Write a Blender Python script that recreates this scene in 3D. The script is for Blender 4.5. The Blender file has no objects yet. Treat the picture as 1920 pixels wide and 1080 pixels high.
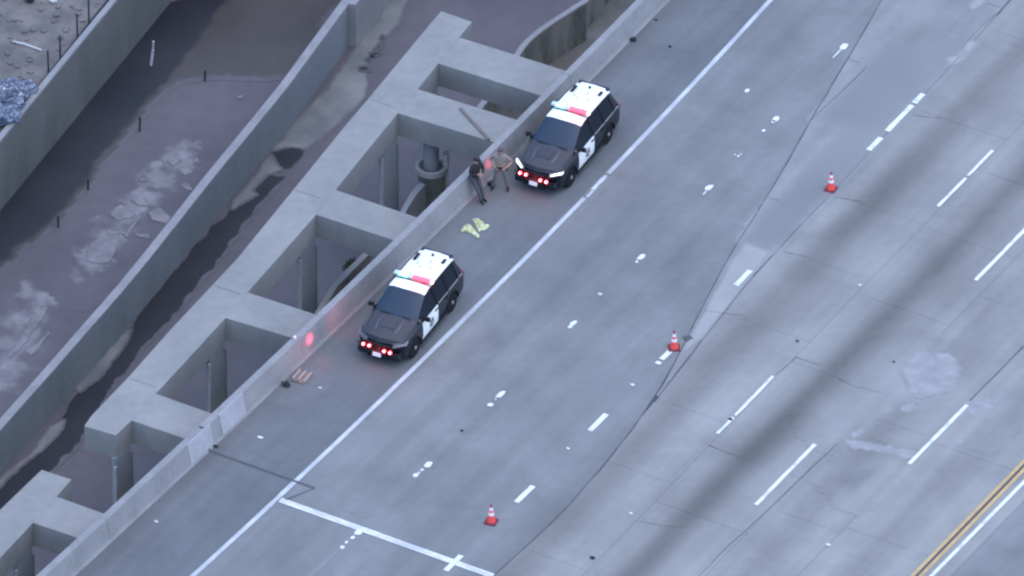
import bpy, bmesh, math, random
from mathutils import Vector, Matrix, noise, geometry
random.seed(7)
sc = bpy.context.scene
R = math.radians

# ------------------------------------------------------------------ camera
PITCH, AZ, K, DIST = R(36.1), R(30.5), 53.0, 450.0
F = K * DIST
FW = Vector((-math.sin(AZ) * math.cos(PITCH), math.cos(AZ) * math.cos(PITCH), -math.sin(PITCH)))
RT = Vector((math.cos(AZ), math.sin(AZ), 0))
UP = RT.cross(FW)
CAM = -FW * DIST
cam_d = bpy.data.cameras.new("helicopter_camera")
cam = bpy.data.objects.new("helicopter_camera", cam_d)
sc.collection.objects.link(cam)
cam.matrix_world = Matrix.Translation(CAM) @ Matrix((RT, UP, -FW)).transposed().to_4x4()
cam_d.sensor_width = 36
cam_d.lens = F / 1920 * 36
cam_d.clip_start = 1
cam_d.clip_end = 3000
sc.camera = cam

# ------------------------------------------------------------------ light
SUN_EL, SUN_AZ = R(74), R(95)
w = bpy.data.worlds.new("World")
sc.world = w
w.use_nodes = True
nt = w.node_tree
sky = nt.nodes.new("ShaderNodeTexSky")
sky.sky_type = 'NISHITA'
sky.sun_disc = False
sky.sun_elevation = SUN_EL
sky.sun_rotation = SUN_AZ
sky.ozone_density = 2.6
nt.links.new(sky.outputs[0], nt.nodes["Background"].inputs[0])
nt.nodes["Background"].inputs[1].default_value = 0.15
sl = bpy.data.lights.new("sun", 'SUN')
sl.energy = 0.5
sl.angle = R(110)
sl.color = (1.0, 0.95, 0.92)
sun = bpy.data.objects.new("sun", sl)
sc.collection.objects.link(sun)
LEL = SUN_EL
sd = Vector((math.sin(SUN_AZ) * math.cos(LEL), math.cos(SUN_AZ) * math.cos(LEL), math.sin(LEL)))
sun.rotation_euler = sd.to_track_quat('Z', 'Y').to_euler()
sc.view_settings.view_transform = 'Standard'
sc.view_settings.look = 'None'
sc.view_settings.gamma = 1
sc.view_settings.use_curve_mapping = False
sc.view_settings.exposure = 1.40
sc.render.engine = 'CYCLES'
sc.cycles.filter_width = 2.3


def G(x, y, z=0.0):
    """photo pixel -> point on the horizontal plane z"""
    d = FW * F + RT * (x - 960) - UP * (y - 540)
    t = (z - CAM.z) / d.z
    p = CAM + d * t
    return Vector((p.x, p.y, z))


# ------------------------------------------------------------------ materials
MATS = {}
SPEC = {}


def mat(name, c1, c2=None, scale=1.5, rough=0.85, bump=0.0, detail=6, metal=0.0, emit=None, es=0.0, coat=0.0, stretch=None, contrast=(0.35, 0.68), fine=None):
    if name in MATS:
        return MATS[name]
    SPEC[name] = (c1, c2 or c1, scale, contrast)
    m = bpy.data.materials.new(name)
    m.use_nodes = True
    n, l = m.node_tree.nodes, m.node_tree.links
    b = n["Principled BSDF"]
    b.inputs["Roughness"].default_value = rough
    b.inputs["Metallic"].default_value = metal
    b.inputs["Coat Weight"].default_value = coat
    b.inputs["Base Color"].default_value = (*c1, 1)
    if emit:
        b.inputs["Emission Color"].default_value = (*emit, 1)
        b.inputs["Emission Strength"].default_value = es
    if c2:
        tc = n.new("ShaderNodeTexCoord")
        mp = n.new("ShaderNodeMapping")
        if stretch:
            mp.inputs["Scale"].default_value = stretch
        nz = n.new("ShaderNodeTexNoise")
        nz.inputs["Scale"].default_value = scale
        nz.inputs["Detail"].default_value = detail
        nz.inputs["Roughness"].default_value = 0.6
        cr = n.new("ShaderNodeValToRGB")
        cr.color_ramp.elements[0].position = contrast[0]
        cr.color_ramp.elements[1].position = contrast[1]
        cr.color_ramp.elements[0].color = (*c1, 1)
        cr.color_ramp.elements[1].color = (*c2, 1)
        l.new(tc.outputs["Object"], mp.inputs[0])
        l.new(mp.outputs[0], nz.inputs["Vector"])
        l.new(nz.outputs["Fac"], cr.inputs[0])
        out = cr.outputs[0]
        n2 = n.new("ShaderNodeTexNoise")
        n2.inputs["Scale"].default_value = fine or scale * 9
        n2.inputs["Detail"].default_value = 4
        l.new(tc.outputs["Object"], n2.inputs["Vector"])
        mr = n.new("ShaderNodeMapRange")
        mr.inputs[1].default_value = 0.3
        mr.inputs[2].default_value = 0.7
        mr.inputs[3].default_value = 0.93
        mr.inputs[4].default_value = 1.06
        l.new(n2.outputs["Fac"], mr.inputs[0])
        vm = n.new("ShaderNodeVectorMath")
        vm.operation = 'SCALE'
        l.new(out, vm.inputs[0])
        l.new(mr.outputs[0], vm.inputs["Scale"])
        l.new(vm.outputs[0], b.inputs["Base Color"])
        if bump:
            bp = n.new("ShaderNodeBump")
            bp.inputs["Strength"].default_value = bump
            bp.inputs["Distance"].default_value = 0.03
            l.new(n2.outputs["Fac"], bp.inputs["Height"])
            l.new(bp.outputs[0], b.inputs["Normal"])
    MATS[name] = m
    return m


def pavement(name, base, light, bands):
    """worn pavement: mottling, long streaks, oil darkening down the lane centres, a darker band along the barrier foot"""
    m = mat(name, base, light, 0.16, 0.82, 0.15, detail=8, stretch=(1.0, 0.45, 1), contrast=(0.3, 0.7), fine=3.0)
    n, l = m.node_tree.nodes, m.node_tree.links
    b = n["Principled BSDF"]
    src = b.inputs["Base Color"].links[0].from_socket
    for q_ in n:
        if q_.type == 'MAP_RANGE':
            q_.inputs[3].default_value, q_.inputs[4].default_value = 0.955, 1.04
    tc = n.new("ShaderNodeTexCoord")
    mp = n.new("ShaderNodeMapping")
    mp.inputs["Scale"].default_value = (1.6, 0.06, 1)
    nz = n.new("ShaderNodeTexNoise")
    nz.inputs["Scale"].default_value = 1.0
    nz.inputs["Detail"].default_value = 5
    l.new(tc.outputs["Object"], mp.inputs[0])
    l.new(mp.outputs[0], nz.inputs["Vector"])
    mr = n.new("ShaderNodeMapRange")
    mr.inputs[1].default_value, mr.inputs[2].default_value = 0.3, 0.7
    mr.inputs[3].default_value, mr.inputs[4].default_value = 0.90, 1.08
    l.new(nz.outputs["Fac"], mr.inputs[0])
    # broad soft blotches of older and newer surfacing
    nb = n.new("ShaderNodeTexNoise")
    nb.inputs["Scale"].default_value = 0.30
    nb.inputs["Detail"].default_value = 3
    nb.inputs["Distortion"].default_value = 0.6
    l.new(tc.outputs["Object"], nb.inputs["Vector"])
    mb_ = n.new("ShaderNodeMapRange")
    mb_.inputs[1].default_value, mb_.inputs[2].default_value = 0.36, 0.62
    mb_.inputs[3].default_value, mb_.inputs[4].default_value = 0.87, 1.05
    l.new(nb.outputs["Fac"], mb_.inputs[0])
    mm_ = n.new("ShaderNodeMath"); mm_.operation = 'MULTIPLY'
    l.new(mr.outputs[0], mm_.inputs[0]); l.new(mb_.outputs[0], mm_.inputs[1])
    fac = mm_.outputs[0]
    sep = n.new("ShaderNodeSeparateXYZ")
    l.new(tc.outputs["Object"], sep.inputs[0])
    # slow wander of the bands and their strength
    mp2 = n.new("ShaderNodeMapping")
    mp2.inputs["Scale"].default_value = (0.12, 0.07, 1)
    nw = n.new("ShaderNodeTexNoise")
    nw.inputs["Scale"].default_value = 1.0
    l.new(tc.outputs["Object"], mp2.inputs[0])
    l.new(mp2.outputs[0], nw.inputs["Vector"])
    for (xc, wd, st, tilt) in bands:
        a = n.new("ShaderNodeMath"); a.operation = 'MULTIPLY_ADD'
        l.new(sep.outputs[1], a.inputs[0]); a.inputs[1].default_value = -tilt; a.inputs[2].default_value = -xc
        s = n.new("ShaderNodeMath"); s.operation = 'ADD'
        l.new(sep.outputs[0], s.inputs[0]); l.new(a.outputs[0], s.inputs[1])
        q = n.new("ShaderNodeMath"); q.operation = 'DIVIDE'
        l.new(s.outputs[0], q.inputs[0]); q.inputs[1].default_value = wd
        p = n.new("ShaderNodeMath"); p.operation = 'MULTIPLY'
        l.new(q.outputs[0], p.inputs[0]); l.new(q.outputs[0], p.inputs[1])
        e = n.new("ShaderNodeMath"); e.operation = 'MULTIPLY'
        l.new(p.outputs[0], e.inputs[0]); e.inputs[1].default_value = -1.0
        ex = n.new("ShaderNodeMath"); ex.operation = 'EXPONENT'
        l.new(e.outputs[0], ex.inputs[0])
        g = n.new("ShaderNodeMath"); g.operation = 'MULTIPLY'
        ng = n.new("ShaderNodeMath"); ng.operation = 'ADD'; ng.inputs[1].default_value = .6; l.new(nw.outputs["Fac"], ng.inputs[0])
        l.new(ex.outputs[0], g.inputs[0]); l.new(ng.outputs[0], g.inputs[1])
        h = n.new("ShaderNodeMath"); h.operation = 'MULTIPLY_ADD'
        l.new(g.outputs[0], h.inputs[0]); h.inputs[1].default_value = -st; h.inputs[2].default_value = 1.0
        k = n.new("ShaderNodeMath"); k.operation = 'MULTIPLY'
        l.new(fac, k.inputs[0]); l.new(h.outputs[0], k.inputs[1])
        fac = k.outputs[0]
    vm = n.new("ShaderNodeVectorMath"); vm.operation = 'SCALE'
    l.new(src, vm.inputs[0]); l.new(fac, vm.inputs["Scale"])
    l.new(vm.outputs[0], b.inputs["Base Color"])
    return m


BANDS = [(8.45, 0.80, 0.33, 0.006), (12.2, 0.80, 0.41, 0.01), (15.5, 0.6, 0.13, 0.012), (18.9, 0.65, 0.20, 0.02), (1.2, 0.8, 0.06, 0.0), (4.9, 0.8, 0.05, 0.006), (-4.0, 0.35, 0.10, 0.003)]
M_ASPH = pavement("worn_asphalt", (0.158, 0.166, 0.172), (0.205, 0.212, 0.216), BANDS)
M_SHOUL = pavement("shoulder_asphalt", (0.108, 0.118, 0.128), (0.150, 0.160, 0.169), BANDS)
M_CONC = pavement("worn_concrete_pavement", (0.222, 0.224, 0.220), (0.268, 0.268, 0.262), BANDS)
M_PATCH = pavement("dark_asphalt_patch", (0.160, 0.168, 0.176), (0.222, 0.228, 0.234), BANDS)
M_GORE = pavement("pale_asphalt_strip", (0.205, 0.212, 0.217), (0.252, 0.257, 0.260), BANDS)
M_SCUFF = mat("pale_scuffed_concrete", (0.23, 0.235, 0.245), (0.30, 0.30, 0.31), 2.0, 0.8)
M_JOINT = mat("black_joint_sealant", (0.068, 0.072, 0.080), rough=0.7)
M_PAINT = mat("white_road_paint", (0.44, 0.47, 0.50), (0.66, 0.69, 0.72), 1.6, 0.6, contrast=(0.3, 0.5))
M_EDGE = mat("worn_edge_line_paint", (0.36, 0.38, 0.42), (0.52, 0.55, 0.60), 1.0, 0.65)
M_YEL = mat("yellow_road_paint", (0.42, 0.29, 0.13), (0.55, 0.38, 0.17), 2.0, 0.6)
M_FRAME = mat("new_cast_concrete", (0.198, 0.205, 0.202), (0.268, 0.266, 0.258), 0.28, 0.85, 0.04, stretch=(1, 1, 0.15))
M_BARR = mat("barrier_concrete", (0.20, 0.205, 0.215), (0.26, 0.26, 0.27), 0.7, 0.85, 0.15)
M_BPAN = mat("fresh_pale_concrete", (0.31, 0.31, 0.34), (0.37, 0.37, 0.40), 1.5, 0.8)
M_WALL = mat("weathered_wall_concrete", (0.150, 0.182, 0.208), (0.192, 0.222, 0.245), 0.5, 0.9, 0.2, stretch=(1, 1, 0.2))
M_WALL1 = mat("dark_weathered_concrete", (0.092, 0.094, 0.092), (0.128, 0.130, 0.127), 0.5, 0.9, 0.15, stretch=(1, 1, 0.2))
M_WALLCAP = mat("wall_cap_concrete", (0.20, 0.205, 0.215), (0.26, 0.26, 0.27), 0.9, 0.9, 0.1)
M_COL = mat("column_concrete", (0.21, 0.245, 0.28), (0.265, 0.30, 0.33), 0.8, 0.85, 0.1)
M_STAIN = mat("water_stained_concrete", (0.09, 0.10, 0.10), (0.21, 0.215, 0.22), 1.1, 0.9, 0.2, stretch=(1, 1, 0.25), contrast=(0.4, 0.6))
M_BED = mat("channel_mud", (0.080, 0.072, 0.085), (0.108, 0.097, 0.110), 0.2, 0.75, 0.12, detail=8)
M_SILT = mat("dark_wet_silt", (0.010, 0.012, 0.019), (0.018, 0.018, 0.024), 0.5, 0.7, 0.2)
M_BROWN = mat("brown_olive_algae_mud", (0.040, 0.036, 0.034), (0.072, 0.063, 0.062), 0.22, 0.55, 0.3)
M_SED = mat("pale_grey_sediment", (0.115, 0.12, 0.125), (0.19, 0.19, 0.185), 0.8, 0.9, 0.5)
M_SEDL = mat("pale_dry_mud_crust", (0.125, 0.118, 0.132), (0.21, 0.20, 0.21), 1.6, 0.9, 0.5)
M_DIRT = mat("bare_grey_dirt", (0.105, 0.098, 0.098), (0.175, 0.158, 0.152), 0.9, 0.95, 0.8, detail=9, contrast=(0.38, 0.62))
M_BLACK = mat("black_car_paint", (0.010, 0.012, 0.020), rough=0.38, coat=0.15)
M_HOOD = mat("black_paint_with_reflection", (0.028, 0.026, 0.036), rough=0.35, coat=0.25)  # same black paint, its purplish reflection put into the colour
M_CREASE = mat("hood_edge_highlight_paint", (0.12, 0.12, 0.14), rough=0.2, coat=1.0)  # lighter colour stands for sky reflections along the hood creases
M_TRIM = mat("black_plastic_trim", (0.010, 0.011, 0.014), rough=0.6)
M_GLASS = mat("dark_car_glass", (0.008, 0.026, 0.052), rough=0.3, coat=0.0)
M_SIDEG = mat("dark_side_window_glass", (0.008, 0.013, 0.022), rough=0.42)
M_WHITE = mat("white_car_paint", (0.78, 0.80, 0.80), rough=0.4, coat=0.4)
M_TYRE = mat("tyre_rubber", (0.009, 0.010, 0.012), rough=0.85)
M_RIM = mat("black_steel_rim", (0.015, 0.016, 0.019), rough=0.5)
M_CHROME = mat("brushed_silver", (0.42, 0.43, 0.45), rough=0.35, metal=0.7)
M_REDL = mat("lit_red_lamp", (0.6, 0.02, 0.03), emit=(1.0, 0.04, 0.06), es=7)
M_REDB = mat("lit_red_lightbar", (0.6, 0.03, 0.05), emit=(1.0, 0.05, 0.09), es=1.9)
M_REDC = mat("lit_red_lamp_core", (0.9, 0.3, 0.3), emit=(1.0, 0.38, 0.42), es=9)
M_TEAL = mat("lit_blue_lightbar", (0.12, 0.42, 0.50), emit=(0.20, 0.78, 0.85), es=1.7)
M_HEADON = mat("lit_headlamp", (0.9, 0.9, 0.9), emit=(1.0, 0.97, 0.92), es=2.2)
M_HEADOFF = mat("unlit_headlamp_glass", (0.10, 0.11, 0.13), rough=0.15, coat=1.0)
M_TAIL = mat("red_tail_lamp_glass", (0.22, 0.05, 0.07), rough=0.2, coat=1.0, emit=(1, .05, .08), es=0.0)
M_PLATE = mat("white_number_plate", (0.72, 0.73, 0.76), rough=0.5)
M_STAR = mat("slate_blue_star_emblem", (0.07, 0.09, 0.14), rough=0.5)
M_GOLD = mat("dull_gold_emblem", (0.30, 0.27, 0.22), rough=0.5)
M_CONE = mat("orange_red_cone_plastic", (0.78, 0.075, 0.07), rough=0.55)
M_CONEB = mat("dark_rubber_cone_base", (0.15, 0.02, 0.035), rough=0.8)
M_REFL = mat("white_reflective_sleeve", (0.74, 0.66, 0.70), rough=0.5)
M_KHAKI = mat("tan_uniform_cloth", (0.20, 0.165, 0.15), (0.26, 0.215, 0.19), 8, 0.9)
M_NAVY = mat("black_jacket_cloth", (0.016, 0.014, 0.022), (0.028, 0.024, 0.034), 8, 0.9)
M_GREYT = mat("grey_trouser_cloth", (0.10, 0.105, 0.118), (0.145, 0.15, 0.165), 8, 0.9)
M_SKIN = mat("skin", (0.36, 0.22, 0.17), rough=0.6)
M_BOOT = mat("black_leather", (0.010, 0.010, 0.012), rough=0.5)
M_HAIR = mat("dark_hair", (0.02, 0.015, 0.014), rough=0.7)
M_YCLOTH = mat("pale_yellow_cloth", (0.36, 0.40, 0.17), (0.66, 0.70, 0.46), 9, 0.85, 0.4, contrast=(.4, .6))
M_CARD = mat("brown_cardboard", (0.19, 0.145, 0.125), (0.27, 0.21, 0.18), 5, 0.9)
M_WOOD = mat("weathered_brown_wood", (0.13, 0.11, 0.11), (0.17, 0.145, 0.14), 4, 0.9)
M_RUSTP = mat("dark_steel_post", (0.03, 0.034, 0.042), rough=0.6)
M_PALE = mat("pale_plastic", (0.50, 0.50, 0.52), rough=0.5)
M_LEAF = mat("dark_green_leaves", (0.022, 0.040, 0.024), (0.05, 0.075, 0.04), 6, 0.7)
M_BLUEJ = mat("blue_grey_plastic_rubbish", (0.045, 0.065, 0.105), (0.22, 0.25, 0.31), 7, 0.6, contrast=(0.46, 0.62))
M_DARKJ = mat("black_rubber_scrap", (0.02, 0.02, 0.024), rough=0.8)
M_WHITEJ = mat("white_scrap", (0.62, 0.62, 0.64), rough=0.6)


for m_, v_ in ((M_SIDEG, .12), (M_BLACK, .35), (M_TRIM, .2), (M_TYRE, .2)):
    m_.node_tree.nodes["Principled BSDF"].inputs["Specular IOR Level"].default_value = v_


# ------------------------------------------------------------------ helpers
def link(o, parent=None):
    sc.collection.objects.link(o)
    if parent:
        o.parent = parent
    return o


def tag(o, label=None, cat=None, group=None, kind=None):
    if label: o['label'] = label
    if cat: o['category'] = cat
    if group: o['group'] = group
    if kind: o['kind'] = kind
    return o


def empty(name, loc=(0, 0, 0), rz=0.0):
    o = bpy.data.objects.new(name, None)
    o.empty_display_size = 0.3
    o.location = loc
    o.rotation_euler = (0, 0, rz)
    return link(o)


def mesh(name, verts, faces, m, parent=None, smooth=False, sharp=None, mats=None, fm=None):
    me = bpy.data.meshes.new(name)
    me.from_pydata([tuple(v) for v in verts], [], faces)
    if mats:
        for x in mats: me.materials.append(x)
        for p, i in zip(me.polygons, fm): p.material_index = i
    else:
        me.materials.append(m)
    bm = bmesh.new(); bm.from_mesh(me)
    bmesh.ops.recalc_face_normals(bm, faces=bm.faces)
    if smooth:
        for f in bm.faces: f.smooth = True
        for e in bm.edges:
            if len(e.link_faces) == 2 and e.calc_face_angle(0) > R(sharp or 38): e.smooth = False
    bm.to_mesh(me); bm.free()
    return link(bpy.data.objects.new(name, me), parent)


def fix_up(o):
    """make a flat sheet face upward"""
    bm = bmesh.new(); bm.from_mesh(o.data)
    for f in bm.faces:
        f.normal_update()
        if f.normal.z < 0: f.normal_flip()
    bm.to_mesh(o.data); bm.free()
    return o


class MB:
    def __init__(s): s.v = []; s.f = []

    def box(s, c, d, rot=None):
        b = len(s.v)
        for sx in (-.5, .5):
            for sy in (-.5, .5):
                for sz in (-.5, .5):
                    p = Vector((sx * d[0], sy * d[1], sz * d[2]))
                    if rot: p = rot @ p
                    s.v.append(p + Vector(c))
        for q in ((0, 1, 3, 2), (4, 6, 7, 5), (0, 4, 5, 1), (2, 3, 7, 6), (0, 2, 6, 4), (1, 5, 7, 3)):
            s.f.append(tuple(b + i for i in q))
        return s

    def tube(s, pts, r, n=8, cap=True):
        pts = [Vector(p) for p in pts]
        rs = r if isinstance(r, (list, tuple)) else [r] * len(pts)
        b = len(s.v)
        for i, p in enumerate(pts):
            t = (pts[min(i + 1, len(pts) - 1)] - pts[max(i - 1, 0)]).normalized()
            a = Vector((0, 0, 1)) if abs(t.z) < .9 else Vector((1, 0, 0))
            u = t.cross(a).normalized(); w_ = t.cross(u)
            for k in range(n):
                an = 2 * math.pi * k / n
                s.v.append(p + (u * math.cos(an) + w_ * math.sin(an)) * rs[i])
        for i in range(len(pts) - 1):
            for k in range(n):
                s.f.append((b + i * n + k, b + i * n + (k + 1) % n, b + (i + 1) * n + (k + 1) % n, b + (i + 1) * n + k))
        if cap:
            s.f.append(tuple(b + k for k in range(n)))
            s.f.append(tuple(b + (len(pts) - 1) * n + k for k in range(n)))
        return s

    def lathe(s, prof, c=(0, 0, 0), n=20, axis='z'):
        b = len(s.v)
        for (r, h) in prof:
            for k in range(n):
                a = 2 * math.pi * k / n
                x, y = r * math.cos(a), r * math.sin(a)
                p = (x, y, h) if axis == 'z' else (h, x, y)
                s.v.append(Vector(p) + Vector(c))
        for i in range(len(prof) - 1):
            for k in range(n):
                s.f.append((b + i * n + k, b + i * n + (k + 1) % n, b + (i + 1) * n + (k + 1) % n, b + (i + 1) * n + k))
        s.f.append(tuple(b + k for k in range(n)))
        s.f.append(tuple(b + (len(prof) - 1) * n + k for k in range(n)))
        return s

    def prism(s, poly, z0, z1):
        b = len(s.v); n = len(poly)
        for z in (z0, z1):
            for p in poly: s.v.append(Vector((p[0], p[1], z)))
        for i in range(n):
            s.f.append((b + i, b + (i + 1) % n, b + n + (i + 1) % n, b + n + i))
        s.f.append(tuple(b + i for i in range(n)))
        s.f.append(tuple(b + n + i for i in range(n)))
        return s

    def build(s, name, m, parent=None, smooth=False, sharp=None):
        return mesh(name, s.v, s.f, m, parent, smooth, sharp)


def sheet(name, poly, z, m, parent=None, kind=None):
    o = mesh(name, [(p[0], p[1], z) for p in poly], [tuple(range(len(poly)))], m, parent)
    fix_up(o)
    if kind: o['kind'] = kind
    return o


SOFT = {}


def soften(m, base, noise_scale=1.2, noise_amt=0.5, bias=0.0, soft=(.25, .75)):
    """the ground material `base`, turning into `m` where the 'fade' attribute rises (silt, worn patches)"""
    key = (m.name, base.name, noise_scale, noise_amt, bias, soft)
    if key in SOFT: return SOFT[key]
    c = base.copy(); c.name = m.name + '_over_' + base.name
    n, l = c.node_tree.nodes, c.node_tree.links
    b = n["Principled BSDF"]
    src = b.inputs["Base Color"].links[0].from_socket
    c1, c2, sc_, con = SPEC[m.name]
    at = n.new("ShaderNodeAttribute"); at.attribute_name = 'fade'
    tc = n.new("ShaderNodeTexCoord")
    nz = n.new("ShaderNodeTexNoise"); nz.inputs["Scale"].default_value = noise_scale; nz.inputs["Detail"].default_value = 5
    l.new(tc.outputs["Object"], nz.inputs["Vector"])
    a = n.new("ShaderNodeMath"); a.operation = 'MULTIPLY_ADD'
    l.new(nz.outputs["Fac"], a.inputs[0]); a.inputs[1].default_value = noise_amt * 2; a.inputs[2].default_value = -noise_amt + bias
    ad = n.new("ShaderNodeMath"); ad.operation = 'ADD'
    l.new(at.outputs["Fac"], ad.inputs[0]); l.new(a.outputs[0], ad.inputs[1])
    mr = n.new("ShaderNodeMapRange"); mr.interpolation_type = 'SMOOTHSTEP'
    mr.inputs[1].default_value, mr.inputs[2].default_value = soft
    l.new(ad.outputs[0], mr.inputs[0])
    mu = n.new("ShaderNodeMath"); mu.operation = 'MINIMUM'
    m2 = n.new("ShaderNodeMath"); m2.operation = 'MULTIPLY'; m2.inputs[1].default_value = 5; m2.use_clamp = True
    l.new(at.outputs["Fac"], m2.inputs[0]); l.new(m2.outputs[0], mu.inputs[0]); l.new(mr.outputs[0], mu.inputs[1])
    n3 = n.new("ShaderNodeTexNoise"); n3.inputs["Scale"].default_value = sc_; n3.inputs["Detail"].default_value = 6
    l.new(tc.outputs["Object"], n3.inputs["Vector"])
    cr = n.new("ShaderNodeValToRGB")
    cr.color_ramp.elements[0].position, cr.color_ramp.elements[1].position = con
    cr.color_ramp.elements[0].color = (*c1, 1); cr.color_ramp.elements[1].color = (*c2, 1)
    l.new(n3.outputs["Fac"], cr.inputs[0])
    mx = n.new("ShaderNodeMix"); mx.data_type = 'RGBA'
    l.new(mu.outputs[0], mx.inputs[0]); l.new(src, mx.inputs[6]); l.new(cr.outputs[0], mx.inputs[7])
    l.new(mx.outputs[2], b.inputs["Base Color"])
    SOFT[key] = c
    return c


def softsheet(name, poly, z, m, fade=.2, step=.2, parent=None, ns=1.2, na=.5, bias=0.0, base=None, soft=(.25, .75)):
    base = base or M_BED
    P = [(p[0], p[1]) for p in poly]
    n = len(P)
    x0, x1 = min(p[0] for p in P) - fade, max(p[0] for p in P) + fade
    y0, y1 = min(p[1] for p in P) - fade, max(p[1] for p in P) + fade
    nx, ny = int((x1 - x0) / step) + 2, int((y1 - y0) / step) + 2
    seg = []
    for i in range(n):
        ax, ay = P[i]; bx, by = P[(i + 1) % n]
        dx, dy = bx - ax, by - ay
        seg.append((ax, ay, dx, dy, max(1e-9, dx * dx + dy * dy)))
    V, A, idx = [], [], {}
    for j in range(ny):
        y = y0 + j * step
        xs = sorted(ax + dx * (y - ay) / dy for (ax, ay, dx, dy, q) in seg if (ay > y) != (ay + dy > y))
        near = [t for t in seg if min(t[1], t[1] + t[3]) - fade <= y <= max(t[1], t[1] + t[3]) + fade]
        for i in range(nx):
            x = x0 + i * step
            inside = sum(1 for q in xs if q < x) % 2 == 1
            d2 = fade * fade
            for (ax, ay, dx, dy, q) in near:
                t = ((x - ax) * dx + (y - ay) * dy) / q
                t = 0 if t < 0 else 1 if t > 1 else t
                e = (x - ax - dx * t) ** 2 + (y - ay - dy * t) ** 2
                if e < d2: d2 = e
            d = math.sqrt(d2)
            if not inside and d >= fade: continue
            a = .5 + (d if inside else -d) / fade * .5
            idx[(i, j)] = len(V); V.append((x, y, z)); A.append(a)
    Fc = []
    for (i, j) in idx:
        q = ((i, j), (i + 1, j), (i + 1, j + 1), (i, j + 1))
        if all(k in idx for k in q): Fc.append(tuple(idx[k] for k in q))
    o = mesh(name, V, Fc, soften(m, base, ns, na, bias, soft), parent)
    fix_up(o)
    at = o.data.attributes.new('fade', 'FLOAT', 'POINT')
    at.data.foreach_set('value', A)
    return o


def jag(px, amp=3.0, step=9.0, close=True, seed=0):
    """roughen a pixel outline"""
    out = []
    n = len(px)
    for i in range(n):
        a = Vector(px[i]); b = Vector(px[(i + 1) % n])
        k = max(1, int((b - a).length / step))
        nn = Vector((-(b - a).y, (b - a).x)).normalized()
        for j in range(k):
            p = a.lerp(b, j / k)
            d = noise.noise(Vector((p.x * .11, p.y * .11, seed * 3.1))) * amp * 1.8
            out.append(p + nn * d)
    return out


def W(px, z): return [G(p[0], p[1], z) for p in px]


# road alignment curves: X as a function of Y, metres
C_EDGE = lambda y: -0.50 - 0.00105 * y * y
C_BARR = lambda y: -4.44 - 0.0006 * y * y + 0.006 * y
C_A = lambda y: 2.97 - 0.0010 * y * y + 0.006 * y
C_B = lambda y: 6.70 - 0.0005 * y * y + 0.012 * y
C_L3 = lambda y: 10.55 + 0.004 * y
C_L4 = lambda y: 13.80 + 0.012 * y
C_L5 = lambda y: 17.18 + 0.018 * y
C_Y = lambda y: 20.62 + 0.020 * y
C_W = lambda y: 21.10 + 0.026 * y


def frange(a, b, s):
    n = max(1, int(round((b - a) / s)))
    return [a + (b - a) * i / n for i in range(n + 1)]


def ribbon(name, curve, y0, y1, wd, z, m, parent, step=3.0, off=0.0, rag=0.0):
    ys = frange(y0, y1, step)
    v = []
    for y in ys:
        r1 = random.uniform(-rag, rag); r2 = random.uniform(-rag, rag)
        v += [(curve(y) + off - wd / 2 + r1, y, z), (curve(y) + off + wd / 2 + r2, y, z)]
    f = [(2 * i, 2 * i + 1, 2 * i + 3, 2 * i + 2) for i in range(len(ys) - 1)]
    return fix_up(mesh(name, v, f, m, parent))


# ------------------------------------------------------------------ GROUND
BED = -6.5
ground = sheet('riverbed', [(-420, -420), (420, -420), (420, 420), (-420, 420)], BED, M_BED, kind='structure')

Y0, Y1 = -70.0, 75.0
# ------------------------------------------------------------------ ROAD
road = empty('road')
road['kind'] = 'structure'
mb = MB()
ys = frange(Y0, Y1, 3.0)
# deck body under the surfacing (top 30 mm lower, dark in the joints)
poly = [(C_BARR(y), y) for y in ys] + [(46, Y1), (46, Y0)]
MB().prism(poly, -0.95, -0.031).build('road_deck', M_JOINT, road)

SEAM_L = W([(1652, 0), (1640, 25), (1578, 130), (1520, 225), (1478, 300), (1440, 365), (1385, 450), (1340, 530), (1275, 660), (1245, 715), (1220, 755), (1185, 805), (1125, 880), (1065, 950), (1000, 1012), (925, 1080)], 0)
SEAM_R = W([(1895, 0), (1800, 105), (1715, 196), (1630, 285), (1550, 370), (1475, 450), (1400, 530), (1320, 632), (1275, 690), (1228, 752)], 0)
# extend beyond the frame
dl = (SEAM_L[0] - SEAM_L[3]).normalized()
topL = SEAM_L[0] + dl * 6
botL = Vector((C_B(-25) + 1.25, -70, 0))
SEAM_L = [Vector((topL.x, Y1, 0)), topL] + SEAM_L + [Vector((8.1, -24, 0)), botL]
SEAM_R = [Vector((SEAM_R[0].x, Y1, 0)), SEAM_R[0]] + SEAM_R[1:]
g = 0.012


def thin(name, poly, m, top=0.0, th=0.03, parent=road):
    return MB().prism(poly, top - th, top).build(name, m, parent)


# shoulder strip, mainline asphalt: joint between them lies just left of the edge line
sh_x = lambda y: C_EDGE(y) - 0.13
JY = -13.62     # transverse joint in the shoulder
JY2 = -14.78    # transverse joint in the lanes
bar_in = lambda y: C_BARR(y) + 0.25
for (a, b) in ((Y0, JY - 0.02), (JY + 0.02, Y1)):
    yy = frange(a, b, 3.0)
    thin('shoulder_slab', [(bar_in(y), y) for y in yy] + [(sh_x(y), y) for y in reversed(yy)], M_SHOUL)


def left_of_seam(y):
    for p, q in zip(SEAM_L[:-1], SEAM_L[1:]):
        if (p.y - y) * (q.y - y) <= 0 and p.y != q.y:
            return p.x + (q.x - p.x) * (y - p.y) / (q.y - p.y)
    return 8.0


for (a, b) in ((Y0, JY2 - 0.165), (JY2 + 0.165, Y1)):
    yy = frange(a, b, 1.5)
    rt = [(left_of_seam(y) - g, y) for y in yy]
    thin('asphalt_lane_surface', [(sh_x(y) + .004, y) for y in yy] + list(reversed(rt)), M_ASPH)


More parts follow.
